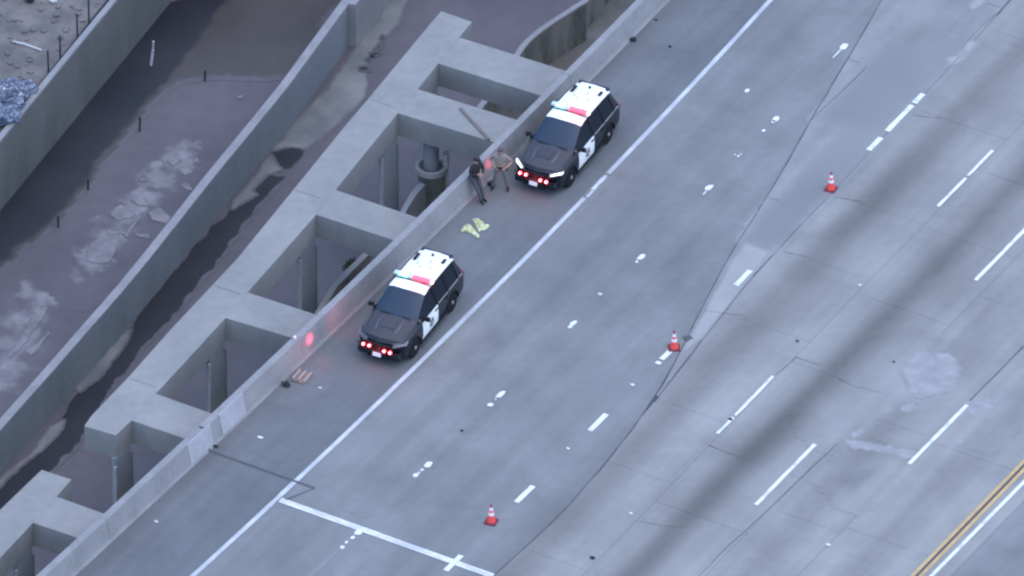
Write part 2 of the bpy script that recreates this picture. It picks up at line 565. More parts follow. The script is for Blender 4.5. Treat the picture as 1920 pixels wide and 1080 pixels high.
def seamR(y):
    pts = SEAM_R
    if y < pts[-1].y: return None
    for p, q in zip(pts[:-1], pts[1:]):
        if (p.y - y) * (q.y - y) <= 0 and p.y != q.y:
            return p.x + (q.x - p.x) * (y - p.y) / (q.y - p.y)
    return pts[0].x


# the wedge between the two seams
yy = [y for y in frange(SEAM_R[-1].y + 0.3, Y1, 1.2)]
cuts = [SEAM_R[-1].y + 0.3, G(1450, 372).y, G(1625, 122).y, 24.0, 40.0, Y1]
for a, b in zip(cuts[:-1], cuts[1:]):
    y2 = frange(a + g, b - g, 1.2)
    thin('wedge_slab', [(left_of_seam(y) + g, y) for y in y2] + [(seamR(y) - g, y) for y in reversed(y2)], M_GORE)
# darker overlay patch
dp = W([(1690, 62), (1625, 125), (1590, 165), (1532, 224), (1592, 243), (1500, 330), (1424, 412), (1398, 452), (1442, 470), (1478, 442), (1550, 364), (1628, 280), (1712, 192), (1795, 104), (1760, 90), (1740, 60)], 0)
o = softsheet('asphalt_patch', dp, 0.004, M_PATCH, .45, .12, road, ns=.9, na=.35, base=M_GORE, soft=(.1, .9))

# concrete pavement slabs, lane by lane
random.seed(11)
knownY = {0: [G(1760, 219).y, G(1590, 373).y, G(1490, 476).y, G(1360, 587).y, G(1298, 771).y],
          1: [G(1785, 302).y, G(1516, 678).y, G(1610, 721).y, G(1348, 843).y, G(1790, 445).y],
          2: [G(1715, 657).y, G(1480, 965).y], 3: []}
edges = [lambda y: max(C_B(y) + 0.22, left_of_seam(y)), lambda y: C_L3(y) + 0.10, lambda y: C_L4(y) + 0.55, lambda y: C_L5(y) - 0.06, lambda y: C_Y(y) + 1.0, lambda y: C_Y(y) + 4.9, lambda y: C_Y(y) + 8.8]


def edge0(y):
    s = seamR(y)
    return (s if s is not None else left_of_seam(y))


edges[0] = edge0
for ln in range(6):
    ks = sorted(knownY.get(ln, []))
    base = ks[:] or [random.uniform(-2, 2)]
    ysl = base[:]
    # fill in with the usual 3.7 - 5.8 m spacings
    out = [ysl[0]]
    for q in ysl[1:]:
        gap = q - out[-1]
        if gap < 1.2: continue
        k = max(1, int(round(gap / 4.6)))
        st = out[-1]
        for i in range(1, k + 1): out.append(st + gap * i / k)
    while out[-1] < (36 if ln < 5 else 36): out.append(out[-1] + random.choice((3.7, 4.0, 5.5, 5.8)))
    while out[0] > -36: out.insert(0, out[0] - random.choice((3.7, 4.0, 5.5, 5.8)))
    out[0] = Y0; out[-1] = Y1
    for a, b in zip(out[:-1], out[1:]):
        y2 = frange(a + 0.005, b - 0.005, 1.5 if ln == 0 else 3)
        gg = 0.006
        mm = M_CONC if ln < 4 else M_ASPH
        p = [(edges[ln](y) + gg, y) for y in y2] + [(edges[ln + 1](y) - gg, y) for y in reversed(y2)]
        thin('pavement_slab', p, mm, top=random.uniform(-0.002, 0.0015))
yy = frange(Y0, Y1, 3)
thin('far_shoulder', [(edges[6](y), y) for y in yy] + [(46, Y1), (46, Y0)], M_SHOUL)

# pale patches and scuffs in the concrete
z1 = 0.0055
patch = jag([(1722, 664), (1752, 662), (1782, 672), (1797, 697), (1790, 716), (1784, 730), (1752, 734), (1728, 742), (1712, 728), (1700, 704), (1706, 680)], 2, 8, seed=2)
softsheet('concrete_patch', W(patch, 0), z1, M_SCUFF, .30, .09, road, ns=2.0, na=.5, base=M_CONC, soft=(.1, .55))
for pl in ([(1588, 826), (1620, 830), (1660, 838), (1700, 845), (1718, 850), (1708, 858), (1670, 850), (1630, 843), (1596, 838)],
           [(1690, 766), (1712, 758), (1716, 764), (1700, 772)], [(1598, 812), (1616, 806), (1618, 812), (1604, 818)],
           [(1812, 756), (1852, 752), (1874, 754), (1860, 764), (1830, 772), (1815, 770)], [(1822, 10), (1838, 0), (1842, 4), (1826, 16)],
           [(1652, 772), (1668, 766), (1666, 774)], [(1790, 832), (1802, 826), (1800, 836)],
           [(1778, 112), (1800, 104), (1822, 78), (1828, 84), (1806, 110), (1784, 120)]):
    softsheet('scuff_mark', W(jag(pl, 2.2, 6, seed=len(pl)), 0), z1, M_SCUFF, .16, .05, road, ns=5.0, na=.6, base=M_CONC, soft=(.1, .55))

softsheet('pale_worn_strip', W([(1398, 456), (1440, 474), (1402, 524), (1315, 634), (1284, 656), (1330, 568), (1362, 512)], 0), .0043, mat('bleached_overlay', (0.26, 0.265, 0.265), (0.30, 0.302, 0.30), .8, .85), .16, .09, road, na=.25, base=M_GORE)
# faint older surfacing and tyre-darkened areas
M_STAINR = mat("tyre_darkened_asphalt", (0.105, 0.112, 0.120), (0.13, 0.137, 0.146), 0.6, 0.85)
M_WORN = mat("pale_worn_surface", (0.225, 0.23, 0.235), (0.285, 0.285, 0.29), 0.7, 0.85)
for i, (pl, mm_, bs) in enumerate((([(1225, 30), (1262, 20), (1200, 80), (1135, 160), (1108, 175), (1140, 120), (1190, 70)], M_STAINR, M_SHOUL),
                         ([(1050, 470), (1120, 440), (1190, 330), (1240, 300), (1210, 380), (1150, 470), (1080, 540), (1030, 560)], M_STAINR, M_ASPH),
                         ([(860, 640), (940, 575), (1005, 580), (950, 660), (850, 700)], M_STAINR, M_ASPH), ([(690, 900), (760, 860), (760, 910), (680, 945)], M_STAINR, M_ASPH),
                         ([(1310, 460), (1280, 560), (1225, 610), (1250, 500), (1290, 430)], M_STAINR, M_ASPH),
                         ([(1460, 50), (1530, 10), (1520, 60), (1420, 150), (1340, 220), (1370, 140)], M_STAINR, M_ASPH),
                         ([(1690, 10), (1760, 0), (1790, 20), (1765, 60), (1730, 62), (1680, 60)], M_WORN, M_GORE), ([(1540, 760), (1600, 740), (1610, 800), (1560, 830), (1520, 800)], M_WORN, M_CONC),
                         ([(1830, 740), (1890, 700), (1920, 760), (1850, 830)], M_WORN, M_CONC), ([(1620, 680), (1700, 640), (1800, 660), (1820, 740), (1740, 790), (1640, 760)], M_WORN, M_CONC),
                         ([(1560, 900), (1630, 850), (1670, 880), (1600, 940)], M_STAINR, M_CONC), ([(500, 830), (580, 760), (600, 770), (530, 845)], M_STAINR, M_SHOUL), ([(230, 1000), (310, 910), (330, 925), (250, 1020)], M_STAINR, M_SHOUL))):
    softsheet('surface_stain', W(pl, 0), 0.0046 + .00005 * i, mm_, .9, .25, road, ns=.9, na=.35, bias=-.32, base=bs, soft=(0, 1.1))
# ---- painted lines
zp = 0.009
ribbon('edge_line', C_EDGE, Y0, 6.0, 0.17, zp, M_EDGE, road, 1.0, rag=0.008)
ribbon('edge_line', C_EDGE, 6.6, 7.6, 0.15, zp, M_EDGE, road, 0.3, rag=0.03)
ribbon('edge_line', C_EDGE, 7.75, Y1, 0.17, zp, M_EDGE, road, 1.0, rag=0.008)
ribbon('edge_line', C_EDGE, 6.1, 6.55, 0.10, zp, M_EDGE, road, 0.2, off=0.04, rag=0.02)


def dash(curve, p0, p1, wd, rag=0.01):
    a, b = G(*p0), G(*p1)
    y0, y1 = sorted((a.y, b.y))
    return ribbon('lane_dash', curve, y0, y1, wd, zp, M_PAINT, road, 0.35, rag=rag)


for p0, p1 in (((1100, 806), (1136, 776)), ((965, 941), (999, 911)), ((1240, 674), (1259, 656)), ((1231, 682), (1236, 678)), ((1380, 535), (1409, 508)), ((1630, 282), (1652, 258)), ((1664, 246), (1712, 198)), ((1716, 194), (1731, 176)), ((830, 1068), (861, 1040))):
    dash(C_B, p0, p1, 0.20)
for p0, p1 in (((1343, 812), (1372, 782)), ((1376, 778), (1451, 706)), ((1760, 387), (1812, 334)), ((1816, 330), (1861, 282))):
    dash(C_L3, p0, p1, 0.12, 0.015)
for p0, p1 in (((1413, 945), (1525, 832)), ((1828, 525), (1935, 414))):
    dash(C_L4, p0, p1, 0.145)
for p0, p1 in (((1705, 870), (1814, 760)), ((1290, 1290), (1400, 1180))):
    dash(C_L5, p0, p1, 0.145)
ribbon('yellow_line', C_Y, Y0, Y1, 0.13, zp, M_YEL, road, 3, off=-0.12)
ribbon('yellow_line', C_Y, Y0, Y1, 0.13, zp, M_YEL, road, 3, off=0.12)
ribbon('gap_line', C_Y, Y0, Y1, 0.09, zp, M_JOINT, road, 3, off=0.0)
ribbon('median_white_line', C_W, Y0, Y1, 0.14, zp, M_PAINT, road, 3)

# worn remnants of the first lane line
random.seed(5)


def blob(px, w_, h_, name='lane_dash'):
    c = G(*px)
    n = 8
    pts = []
    for k in range(n):
        a = 2 * math.pi * k / n + .2
        r = random.uniform(.75, 1.15)
        pts.append((c.x + math.cos(a) * w_ * r, c.y + math.sin(a) * h_ * r))
    sheet(name, pts, zp, M_PAINT, road)


for (x, y, a, b) in ((672, 999, .13, .16), (661, 1008, .08, .10), (650, 1017, .06, .08), (642, 1026, .09, .10),
                     (803, 871, .13, .18), (791, 881, .06, .08), (780, 891, .10, .14), (786, 886, .04, .05),
                     (939, 739, .12, .28), (919, 759, .10, .12), (929, 749, .03, .06), (1074, 607, .11, .22), (1069, 613, .08, .10),
                     (1202, 482, .12, .22), (1194, 491, .05, .08), (1330, 352, .12, .22), (1322, 361, .03, .22),
                     (1454, 223, .12, .20), (1432, 245, .07, .08), (1401, 170, .09, .12), (1583, 87, .14, .24), (1570, 100, .03, .34),
                     (1450, 228, .07, .09), (488, 820, .12, .06), (1384, 293, .05, .06), (1378, 290, .03, .05), (1389, 289, .03, .05)):
    blob((x, y), a, b)
# faint old ghost line alongside the remnants
ribbon('faded_line', C_A, -18.5, -15.2, 0.05, 0.005, M_GORE, road, .5, rag=.02)

# transverse expansion joints
xs0, xs1 = C_EDGE(JY2) + 0.12, left_of_seam(JY2) - .01
sheet('joint_plate', [(xs0, JY2 - .14), (xs1, JY2 - .14), (xs1, JY2 + .14), (xs0, JY2 + .14)], 0.003, mat("pale_metal_joint", (0.42, 0.43, 0.46), (0.78, 0.79, 0.82), 0.8, 0.42, stretch=(1, 3, 1)), road)
sheet('joint_gap', [(bar_in(JY) + .02, JY - .05), (0.05, JY - .05), (0.05, JY + .05), (bar_in(JY) + .02, JY + .05)], 0.0125, M_JOINT, road)
sheet('joint_gap', [(0.05, JY - .05), (0.05, JY + .03), (0.11, JY + .03), (xs0 + .22, JY2 + .1), (xs0 + .14, JY2 + .1)], 0.0115, M_JOINT, road)
# sealed cracks
random.seed(3)


def crack(px, wd=0.035, name='sealed_crack'):
    pts = W(px, 0)
    out = []
    for a, b in zip(pts[:-1], pts[1:]):
        k = max(2, int((b - a).length / .7))
        for j in range(k): out.append(a.lerp(b, j / k) + Vector((random.uniform(-.02, .02), 0, 0)))
    out.append(pts[-1])
    v = []
    for i, p in enumerate(out):
        t = (out[min(i + 1, len(out) - 1)] - out[max(i - 1, 0)]).normalized()
        nn = Vector((-t.y, t.x, 0)) * wd * random.uniform(.18, .42)
        v += [p + nn + Vector((0, 0, .007)), p - nn + Vector((0, 0, .007))]
    f = [(2 * i, 2 * i + 1, 2 * i + 3, 2 * i + 2) for i in range(len(out) - 1)]
    fix_up(mesh(name, v, f, M_JOINT, road))


crack([(1645, 15), (1578, 130), (1520, 226), (1478, 301), (1440, 366), (1385, 451), (1340, 531), (1310, 590), (1275, 661), (1245, 716), (1220, 756), (1185, 806), (1125, 881), (1065, 951), (1000, 1013), (925, 1081)], .05)
crack([(1895, 0), (1870, 28)], .10)
crack([(1550, 372), (1490, 434), (1400, 532), (1320, 634), (1275, 692), (1228, 754)], .05)
crack([(1320, 582), (1360, 588), (1400, 592)], .03)
crack([(1440, 371), (1462, 376)], .05)
crack([(1520, 226), (1575, 175), (1626, 124)], .05)
crack([(1570, 709), (1600, 724), (1652, 736)], .04)
crack([(1492, 670), (1538, 685)], .04)
crack([(1327, 834), (1372, 853)], .04)
crack([(1570, 832), (1530, 870), (1490, 908), (1430, 965), (1370, 1020), (1310, 1080)], .04)
crack([(1920, 650), (1870, 700), (1818, 752)], .07)
crack([(1492, 670), (1452, 704)], .035)
crack([(1200, 978), (1240, 985), (1290, 990)], .02)
crack([(1710, 215), (1735, 219), (1765, 222)], .03)
crack([(1240, 10), (1212, 52), (1188, 78), (1150, 120), (1120, 150)], .03)
crack([(1470, 473), (1512, 481)], .03)
crack([(1565, 370), (1615, 378)], .03)
crack([(1800, 106), (1715, 197), (1630, 286), (1550, 371)], .03)
crack([(1868, 26), (1840, 48), (1802, 92)], .03)

# ------------------------------------------------------------------ BARRIER
B_PROF = [(0.0, -0.031), (0.0, 0.90), (0.26, 0.90), (0.40, 0.12), (0.46, 0.0), (0.46, -0.0305)]


def barrier_piece(name, y0, y1, parent, prof=B_PROF, m=M_BARR, dx=0.0, step=2.0):
    ys_ = frange(y0, y1, step)
    v = []; n = len(prof)
    for y in ys_:
        for (x, z) in prof: v.append((C_BARR(y) + x + dx, y, z))
    f = []
    for i in range(len(ys_) - 1):
        for k in range(n):
            f.append((i * n + k, i * n + (k + 1) % n, (i + 1) * n + (k + 1) % n, (i + 1) * n + k))
    f += [tuple(range(n)), tuple((len(ys_) - 1) * n + k for k in range(n))]
    return mesh(name, v, f, m, parent)


bu = empty('concrete_barrier', (0, 0, 0))
tag(bu, 'long grey concrete barrier beside both police SUVs, with red glow on its face', 'barrier', 'road edge barrier sections')
bl = empty('concrete_barrier', (0, 0, 0))
tag(bl, 'plain grey concrete barrier section at the lower left, below the dark expansion joint', 'barrier', 'road edge barrier sections')
ysb = [-13.57, -7.4, -1.2, 5.0, 11.2, 17.4, 23.6, 32, 52, Y1]
for a, b in zip(ysb[:-1], ysb[1:]):
    barrier_piece('barrier_segment', a + (.0 if a < -13 else .006), b - .006, bu)
ysb = [Y0, -50, -32, -26.0, -19.8, -13.67]
for a, b in zip(ysb[:-1], ysb[1:]):
    barrier_piece('barrier_segment', a + .006, b - (.0 if b > -14 else .006), bl)
pp = [(0.02, 0.10), (0.02, 0.915), (0.275, 0.915), (0.42, 0.13), (0.40, 0.11), (0.30, 0.10)]
def panel(y0, y1, parent):
    o = barrier_piece('repair_panel', y0, y1, parent, [(0.24, 0.06), (0.245, 0.912), (0.275, 0.905), (0.425, 0.10), (0.42, 0.06)], M_BPAN, step=.5)
    o['label'] = 'paler smooth repair panel on the barrier face'
ya = G(406, 790, .45); yb = G(444, 755, .45)
panel(ya.y - .15, yb.y + .05, bu)
ya = G(347, 846, .45); yb = G(383, 812, .45)
panel(ya.y - .15, yb.y + .05, bl)
MB().box((C_BARR(-13.62) + .12, -13.62, .42), (.20, .09, .80)).build('joint_seal', M_JOINT, bu)

# ------------------------------------------------------------------ OUTRIGGER FRAMES
ZF = -0.12
TH = 1.0


def extend(pL, pR, X):
    t = (X - pL.x) / (pR.x - pL.x)
    return pL + (pR - pL) * t


XR = -4.47


def chamfer_col(name, cx, cy, wx, wy, z0, z1, parent, ch=0.2, m=M_COL):
    hx, hy = wx / 2, wy / 2
    pts = [(hx - ch, -hy), (hx, -hy + ch), (hx, hy - ch), (hx - ch, hy), (-hx + ch, hy), (-hx, hy - ch), (-hx, -hy + ch), (-hx + ch, -hy)]
    return MB().prism([(cx + a, cy + b) for a, b in pts], z0, z1).build(name, m, parent)


def frame(outer, inner, beams, label, cols, joints_px=()):
    fr = empty('outrigger_frame', G(*inner[len(inner) // 2], ZF) * 1.0)
    org = fr.location.copy()
    tag(fr, label, 'concrete frame', 'concrete ladder frames beside the roadway')
    loc = lambda p: (p.x - org.x, p.y - org.y)
    O = [G(*p, ZF) for p in outer]; I = [G(*p, ZF) for p in inner]
    MB().prism([loc(p) for p in O] + [loc(p) for p in reversed(I)], -TH, 0.0).build('longitudinal_beam', M_FRAME, fr)
    for (a0, a1, b0, b1) in beams:
        A0, A1, B0, B1 = [G(*p, ZF) for p in (a0, a1, b0, b1)]
        A1 = extend(A0, A1, XR); B1 = extend(B0, B1, XR)
        e = 0.002
        MB().prism([loc(A0 + Vector((e, 0, 0))), loc(A1), loc(B1), loc(B0 + Vector((e, 0, 0)))], -TH + 0.004, -0.003).build('cross_beam', M_FRAME, fr)
    for jpx in joints_px:
        a_, b_ = G(*jpx[0], ZF), G(*jpx[1], ZF)
        nn = Vector((-(b_ - a_).y, (b_ - a_).x, 0)).normalized() * .012
        sheet('form_joint', [(q.x - org.x, q.y - org.y) for q in (a_ - nn, b_ - nn, b_ + nn, a_ + nn)], .003, M_JOINT, fr)
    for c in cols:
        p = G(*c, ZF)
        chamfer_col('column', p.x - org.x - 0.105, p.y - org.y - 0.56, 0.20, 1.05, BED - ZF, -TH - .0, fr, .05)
        for (ey, ew, em) in ((-1.09, .10, M_BPAN), (-.02, .05, M_COL)):  # pale added strips imitate the lit edges of the column
            MB().box((p.x - org.x - .03, p.y - org.y + ey, (BED - ZF - TH - .35) / 2 - .0), (.10, ew, -(BED - ZF) - TH - .35)).build('lit_edge_strip', em, fr)
    return fr


I_UP = [(885, 41), (861, 70), (822, 119), (783, 167), (746, 212), (688, 283), (629, 356), (593, 402), (530, 474), (464, 548), (423, 596), (358, 667), (292, 738), (247, 788), (217, 816)]
O_UP = [(827, 21), (780, 77), (695, 180), (640, 245), (563, 340), (444, 486), (320, 618), (242, 706), (171, 780), (158, 799)]
BM_UP = [((861, 70), (1059, 132), (822, 119), (1014, 179)), ((783, 167), (967, 224), (746, 212), (925, 266)),
         ((629, 356), (783, 408), (593, 402), (737, 450)), ((464, 548), (593, 590), (423, 596), (547, 633)),
         ((292, 738), (393, 774), (247, 788), (346, 822))]
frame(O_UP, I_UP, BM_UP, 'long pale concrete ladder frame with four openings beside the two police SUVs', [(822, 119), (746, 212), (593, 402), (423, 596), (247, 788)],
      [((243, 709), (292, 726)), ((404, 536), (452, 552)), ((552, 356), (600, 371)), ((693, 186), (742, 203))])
I_LO = [(134, 899), (106, 931), (62, 980), (0, 1046), (-60, 1110), (-120, 1175)]
O_LO = [(78, 881), (0, 956), (-60, 1018), (-200, 1160)]
BM_LO = [((106, 931), (192, 962), (62, 980), (142, 1007))]
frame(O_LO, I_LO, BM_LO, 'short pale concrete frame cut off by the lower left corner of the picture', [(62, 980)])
# small white knob at the bay corner
pk = G(549, 634, .9)
k_ = MB().lathe([(.0, .0), (.05, .01), (.06, .06), (.05, .11), (.0, .13)], n=10).build('reflector', M_REFL)
k_.location = (pk.x + .08, pk.y, .90)
tag(k_, 'tiny white round reflector on top of the barrier near the red spot', 'reflector')
# board lying over beam two
b0, b1 = G(863, 203, ZF + .03), G(917, 262, ZF + .03)
mid = (b0 + b1) / 2
bd = MB().box((0, 0, 0), ((b1 - b0).length, .11, .05)).build('wooden_board', M_WOOD)
bd.location = (mid.x, mid.y, ZF + .026); bd.rotation_euler = (0, 0, math.atan2((b1 - b0).y, (b1 - b0).x))
tag(bd, 'thin brown board lying diagonally across the second concrete cross beam', 'board')


# ------------------------------------------------------------------ CHANNEL WALLS
def wall(name, line_r, thick, ztop, zbot, label, m=M_WALL, capm=M_WALLCAP, cat='wall', segs=None):
    """line_r: world points of the right-hand top edge; wall extends `thick` to its left"""
    o = empty(name, (line_r[len(line_r) // 2].x, line_r[len(line_r) // 2].y, zbot))
    org = o.location
    tag(o, label, cat)
    L = []
    for i, p in enumerate(line_r):
        t = (line_r[min(i + 1, len(line_r) - 1)] - line_r[max(i - 1, 0)]).normalized()
        L.append(p + Vector((-t.y, t.x, 0)) * thick * (1 if t.y > 0 else -1))
    Rl = [(p.x - org.x, p.y - org.y) for p in line_r]; Ll = [(p.x - org.x, p.y - org.y) for p in L]
    ztop -= org.z; zb = 0
    # body in segments split by vertical joints
    for i in range(len(Rl) - 1):
        MB().prism([Rl[i], Rl[i + 1], Ll[i + 1], Ll[i]], zb, ztop - .10).build('wall_section', m, o)
    MB().prism(Rl + list(reversed(Ll)), ztop - .10, ztop).build('wall_cap', capm, o)
    return o


W2_TOP = BED + 1.9
w2 = [(770, -150), (720, -83), (659, 0), (600, 80), (540, 162), (470, 248), (400, 333), (342, 407), (284, 480), (235, 540), (165, 620), (95, 700), (24, 780), (-60, 876), (-160, 990)]
wall('channel_wall', list(reversed(W(w2, W2_TOP))), 0.33, W2_TOP, BED, 'low grey wall with pale cap between the muddy channel and the dark silt strip')
W1_TOP = BED + 3.05
w1 = [(380, -196), (300, -100), (218, 0), (155, 76), (90, 155), (20, 240), (-60, 337), (-140, 434)]
wall('channel_wall', list(reversed(W(w1, W1_TOP))), 0.22, W1_TOP, BED, 'tall grey retaining wall at the upper left with dark posts along its top', M_WALL1)
# thicker upper stretch of the low wall
seg = [(652, 8), (700, -58), (760, -140)]
s_ = W(seg, W2_TOP)
o = MB().prism([(s_[0].x + .01, s_[0].y - .0), (s_[0].x + .28, s_[0].y + .1), (s_[1].x + .4, s_[1].y), (s_[2].x + .4, s_[2].y), (s_[2].x + .05, s_[2].y), (s_[1].x + .05, s_[1].y)], BED, W2_TOP + .02).build('wall_buttress', M_BARR)
tag(o, 'thicker pale concrete stretch against the low channel wall at the top of the picture', 'buttress')

# retained lot behind wall 1
lot = W([(300 - 12, -100), (207, 0), (145, 76), (80, 155), (10, 240), (-70, 337), (-150, 434)], W1_TOP - .25)
lotp = [(p.x - .08, p.y) for p in lot]
vx = lotp[0]; vl = lotp[-1]
lotpoly = [(vx[0] + 30, vx[1] + 50)] + lotp + [(vl[0] - 15, vl[1] - 60), (-300, vl[1] - 60), (-300, vx[1] + 50)]
MB().prism(lotpoly, BED - .2, W1_TOP - .25).build('dirt_lot', M_DIRT)['kind'] = 'structure'

# ---- beds of silt and sediment on the channel floor
BZ = BED
bed_n = [0]


def bedsheet(name, px, m, amp=3, seed=0, step=9, lift=None, base=None, fade_=None, crisp=False):
    bed_n[0] += 1
    big = len(px) > 14
    fade = fade_ or (.35 if m in (M_BROWN,) else .22 if big else .05 if crisp else .14)
    o = softsheet(name, W(jag(px, amp, step * 2, seed=seed), BED), BED + (lift or .004 * (1 + bed_n[0] % 5)), m, fade, .16 if big else .05, ns=1.5 if big else 3.0, na=.5 if crisp else .35, base=base, soft=(.42, .58) if crisp else (.25, .75))
    o['kind'] = 'structure'
    return o


bedsheet('brown_mud', [(300, -90), (720, -90), (640, 5), (622, 20), (600, 34), (596, 62), (575, 90), (545, 140), (500, 146), (440, 140), (380, 142), (320, 160), (290, 130), (270, 60)], M_BROWN, 5, 1, lift=.0114)
bedsheet('brown_mud', [(-60, 440), (0, 380), (130, 225), (318, -12), (400, -60), (420, 0), (380, 60), (356, 92), (300, 165), (262, 205), (222, 253), (196, 290), (169, 320), (140, 365), (111, 398), (80, 430), (44, 455), (0, 490), (-60, 560)], M_BROWN, 5, 3, lift=.010, fade_=.55)
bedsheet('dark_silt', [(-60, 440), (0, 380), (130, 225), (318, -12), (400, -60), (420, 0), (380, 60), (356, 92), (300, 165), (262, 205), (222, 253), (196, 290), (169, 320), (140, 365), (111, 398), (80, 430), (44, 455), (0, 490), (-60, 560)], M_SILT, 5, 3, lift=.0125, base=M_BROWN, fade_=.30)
bedsheet('dark_silt', [(507, 285), (547, 277), (572, 284), (558, 304), (542, 320), (518, 312), (515, 295)], M_SILT, 2, 4, 6, lift=.012)
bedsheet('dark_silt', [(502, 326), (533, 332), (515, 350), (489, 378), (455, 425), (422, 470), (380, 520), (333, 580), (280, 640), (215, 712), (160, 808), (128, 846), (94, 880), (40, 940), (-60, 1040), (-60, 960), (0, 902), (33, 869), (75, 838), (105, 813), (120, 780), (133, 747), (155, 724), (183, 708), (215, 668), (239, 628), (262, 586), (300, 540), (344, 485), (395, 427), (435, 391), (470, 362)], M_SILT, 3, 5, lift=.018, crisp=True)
bedsheet('pale_sediment', [(740, -30), (790, -60), (755, 13), (747, 43), (732, 60), (715, 75), (690, 110), (686, 140), (683, 175), (655, 215), (607, 250), (580, 275), (540, 279), (507, 283), (530, 260), (545, 238), (580, 205), (610, 170), (640, 130), (665, 95), (690, 60), (715, 20)], M_SED, 3, 6, 8, lift=.009)
bedsheet('pale_sediment', [(507, 291), (517, 312), (527, 318), (500, 328), (470, 358), (480, 365), (435, 392), (440, 375), (480, 330), (495, 305)], M_SED, 2, 7, 6, lift=.024)
bedsheet('pale_sediment', [(244, 618), (225, 632), (195, 670), (165, 700), (140, 725), (150, 735), (184, 710), (215, 670), (238, 640)], M_SED, 2, 8, 6, lift=.026)
bedsheet('pale_sediment', [(120, 790), (95, 800), (60, 850), (15, 885), (-30, 925), (-30, 938), (33, 880), (75, 845), (107, 813)], M_SED, 2, 9, 6, lift=.026)
for i, px in enumerate(([(172, 456), (197, 453), (218, 462), (213, 478), (203, 494), (182, 493), (160, 489)],
                        [(215, 392), (226, 385), (252, 400), (248, 412), (222, 412), (205, 402)], [(278, 398), (300, 388), (320, 408), (312, 420), (288, 412)],
                        [(245, 376), (272, 376), (284, 386), (258, 388)], [(198, 428), (240, 434), (248, 444), (205, 440)], [(252, 436), (276, 440), (282, 447), (255, 445)],
                        [(262, 332), (274, 333), (278, 340), (264, 341)], [(310, 300), (330, 288), (338, 300), (325, 312)], [(334, 318), (352, 312), (362, 322), (345, 330)], [(335, 345), (352, 345), (362, 356), (348, 358)], [(304, 300), (314, 296), (310, 308)], [(362, 298), (374, 294), (368, 308)],
                        [(13, 669), (40, 628), (60, 600), (84, 573), (90, 577), (70, 612), (50, 640), (20, 672)],
                        [(50, 660), (66, 644), (90, 622), (94, 626), (74, 652), (58, 668)],
                        [(444, 180), (456, 178), (455, 186), (446, 186)], [(232, 442), (262, 405), (270, 400), (240, 446)])):
    bedsheet('dry_mud_patch', px, M_SEDL, 3, 20 + i, 5, lift=.02 + .003 * (i % 4), crisp=True)
# thin scattered mud crust
o = softsheet('dry_mud_crust', W([(40, 520), (110, 560), (60, 700), (-20, 790), (-60, 740), (0, 600)], BED), BED + .0075, M_SEDL, .9, .16, ns=1.1, na=.9, bias=-.20, soft=(.34, .8)); o['kind'] = 'structure'
o = softsheet('dry_mud_crust', W([(150, 440), (250, 330), (330, 250), (400, 270), (330, 370), (240, 480), (150, 560), (110, 520)], BED), BED + .0085, M_SEDL, .9, .16, ns=1.3, na=.95, bias=-.22, soft=(.34, .8)); o['kind'] = 'structure'
for i, px in enumerate(([(708, 88), (718, 78), (712, 92), (704, 94)], [(696, 100), (714, 100), (700, 106)], [(688, 112), (696, 108), (692, 114)], [(676, 128), (688, 126), (691, 132), (678, 133)], [(717, 68), (721, 70), (716, 73)])):
    bedsheet('dark_silt', px, M_SILT, 1, 40 + i, 5, lift=.03)

# things on the lot and in the channel
random.seed(21)
for i, (bx_, by_, h_) in enumerate(((91, 136, 1.0), (113, 110, 1.05), (145, 72, 1.1), (167, 46, 1.15))):
    p = G(bx_, by_, W1_TOP - .25)
    o = MB().tube([(0, 0, 0), (random.uniform(-.02, .02), 0, h_)], .035, 6).build('fence_post', M_RUSTP)
    o.location = p
    lb = ['lowest dark steel post on the upper left wall, above the rubbish', 'second dark steel post up the wall, beside a rusty foot', 'third dark steel post up the wall from the rubbish', 'topmost dark steel post, touching the upper picture edge'][i]
    tag(o, lb, 'post', 'steel posts behind the retaining wall')
ra, rb_ = G(12, 236, W1_TOP - .22), G(207, -6, W1_TOP - .22)
o = MB().tube([ra, rb_], .05, 6).build('shaded_gap_line', M_RUSTP)  # dark tube stands in for the shaded gap behind the cap
tag(o, 'dark strip added for the shaded gap along the back of the retaining wall cap', 'shaded gap')
a, b = G(24, 78, W1_TOP - .2), G(78, 94, W1_TOP - .2)
o = MB().tube([a, a.lerp(b, .4) + Vector((0, 0, .05)), b], .035, 6).build('white_pipe', M_PALE)
tag(o, 'thin white pipe lying on the bare dirt behind the retaining wall', 'pipe')


def crumple(name, loc, rad, m, h=.3, seed=0, n=14, parent=None):
    bm = bmesh.new()
    bmesh.ops.create_icosphere(bm, subdivisions=3, radius=1)
    for v in bm.verts:
        d = v.co.normalized()
        k = 1 + .55 * noise.noise(d * 2.1 + Vector((seed * 7.3, 0, 0))) + .3 * noise.noise(d * 5 + Vector((0, seed, 0)))
        v.co = Vector((d.x * rad[0] * k, d.y * rad[1] * k, max(0, (d.z * .5 + .5)) * h * k))
    me = bpy.data.meshes.new(name); bm.to_mesh(me); bm.free(); me.materials.append(m)
    o = bpy.data.objects.new(name, me); link(o, parent); o.location = loc
    return o


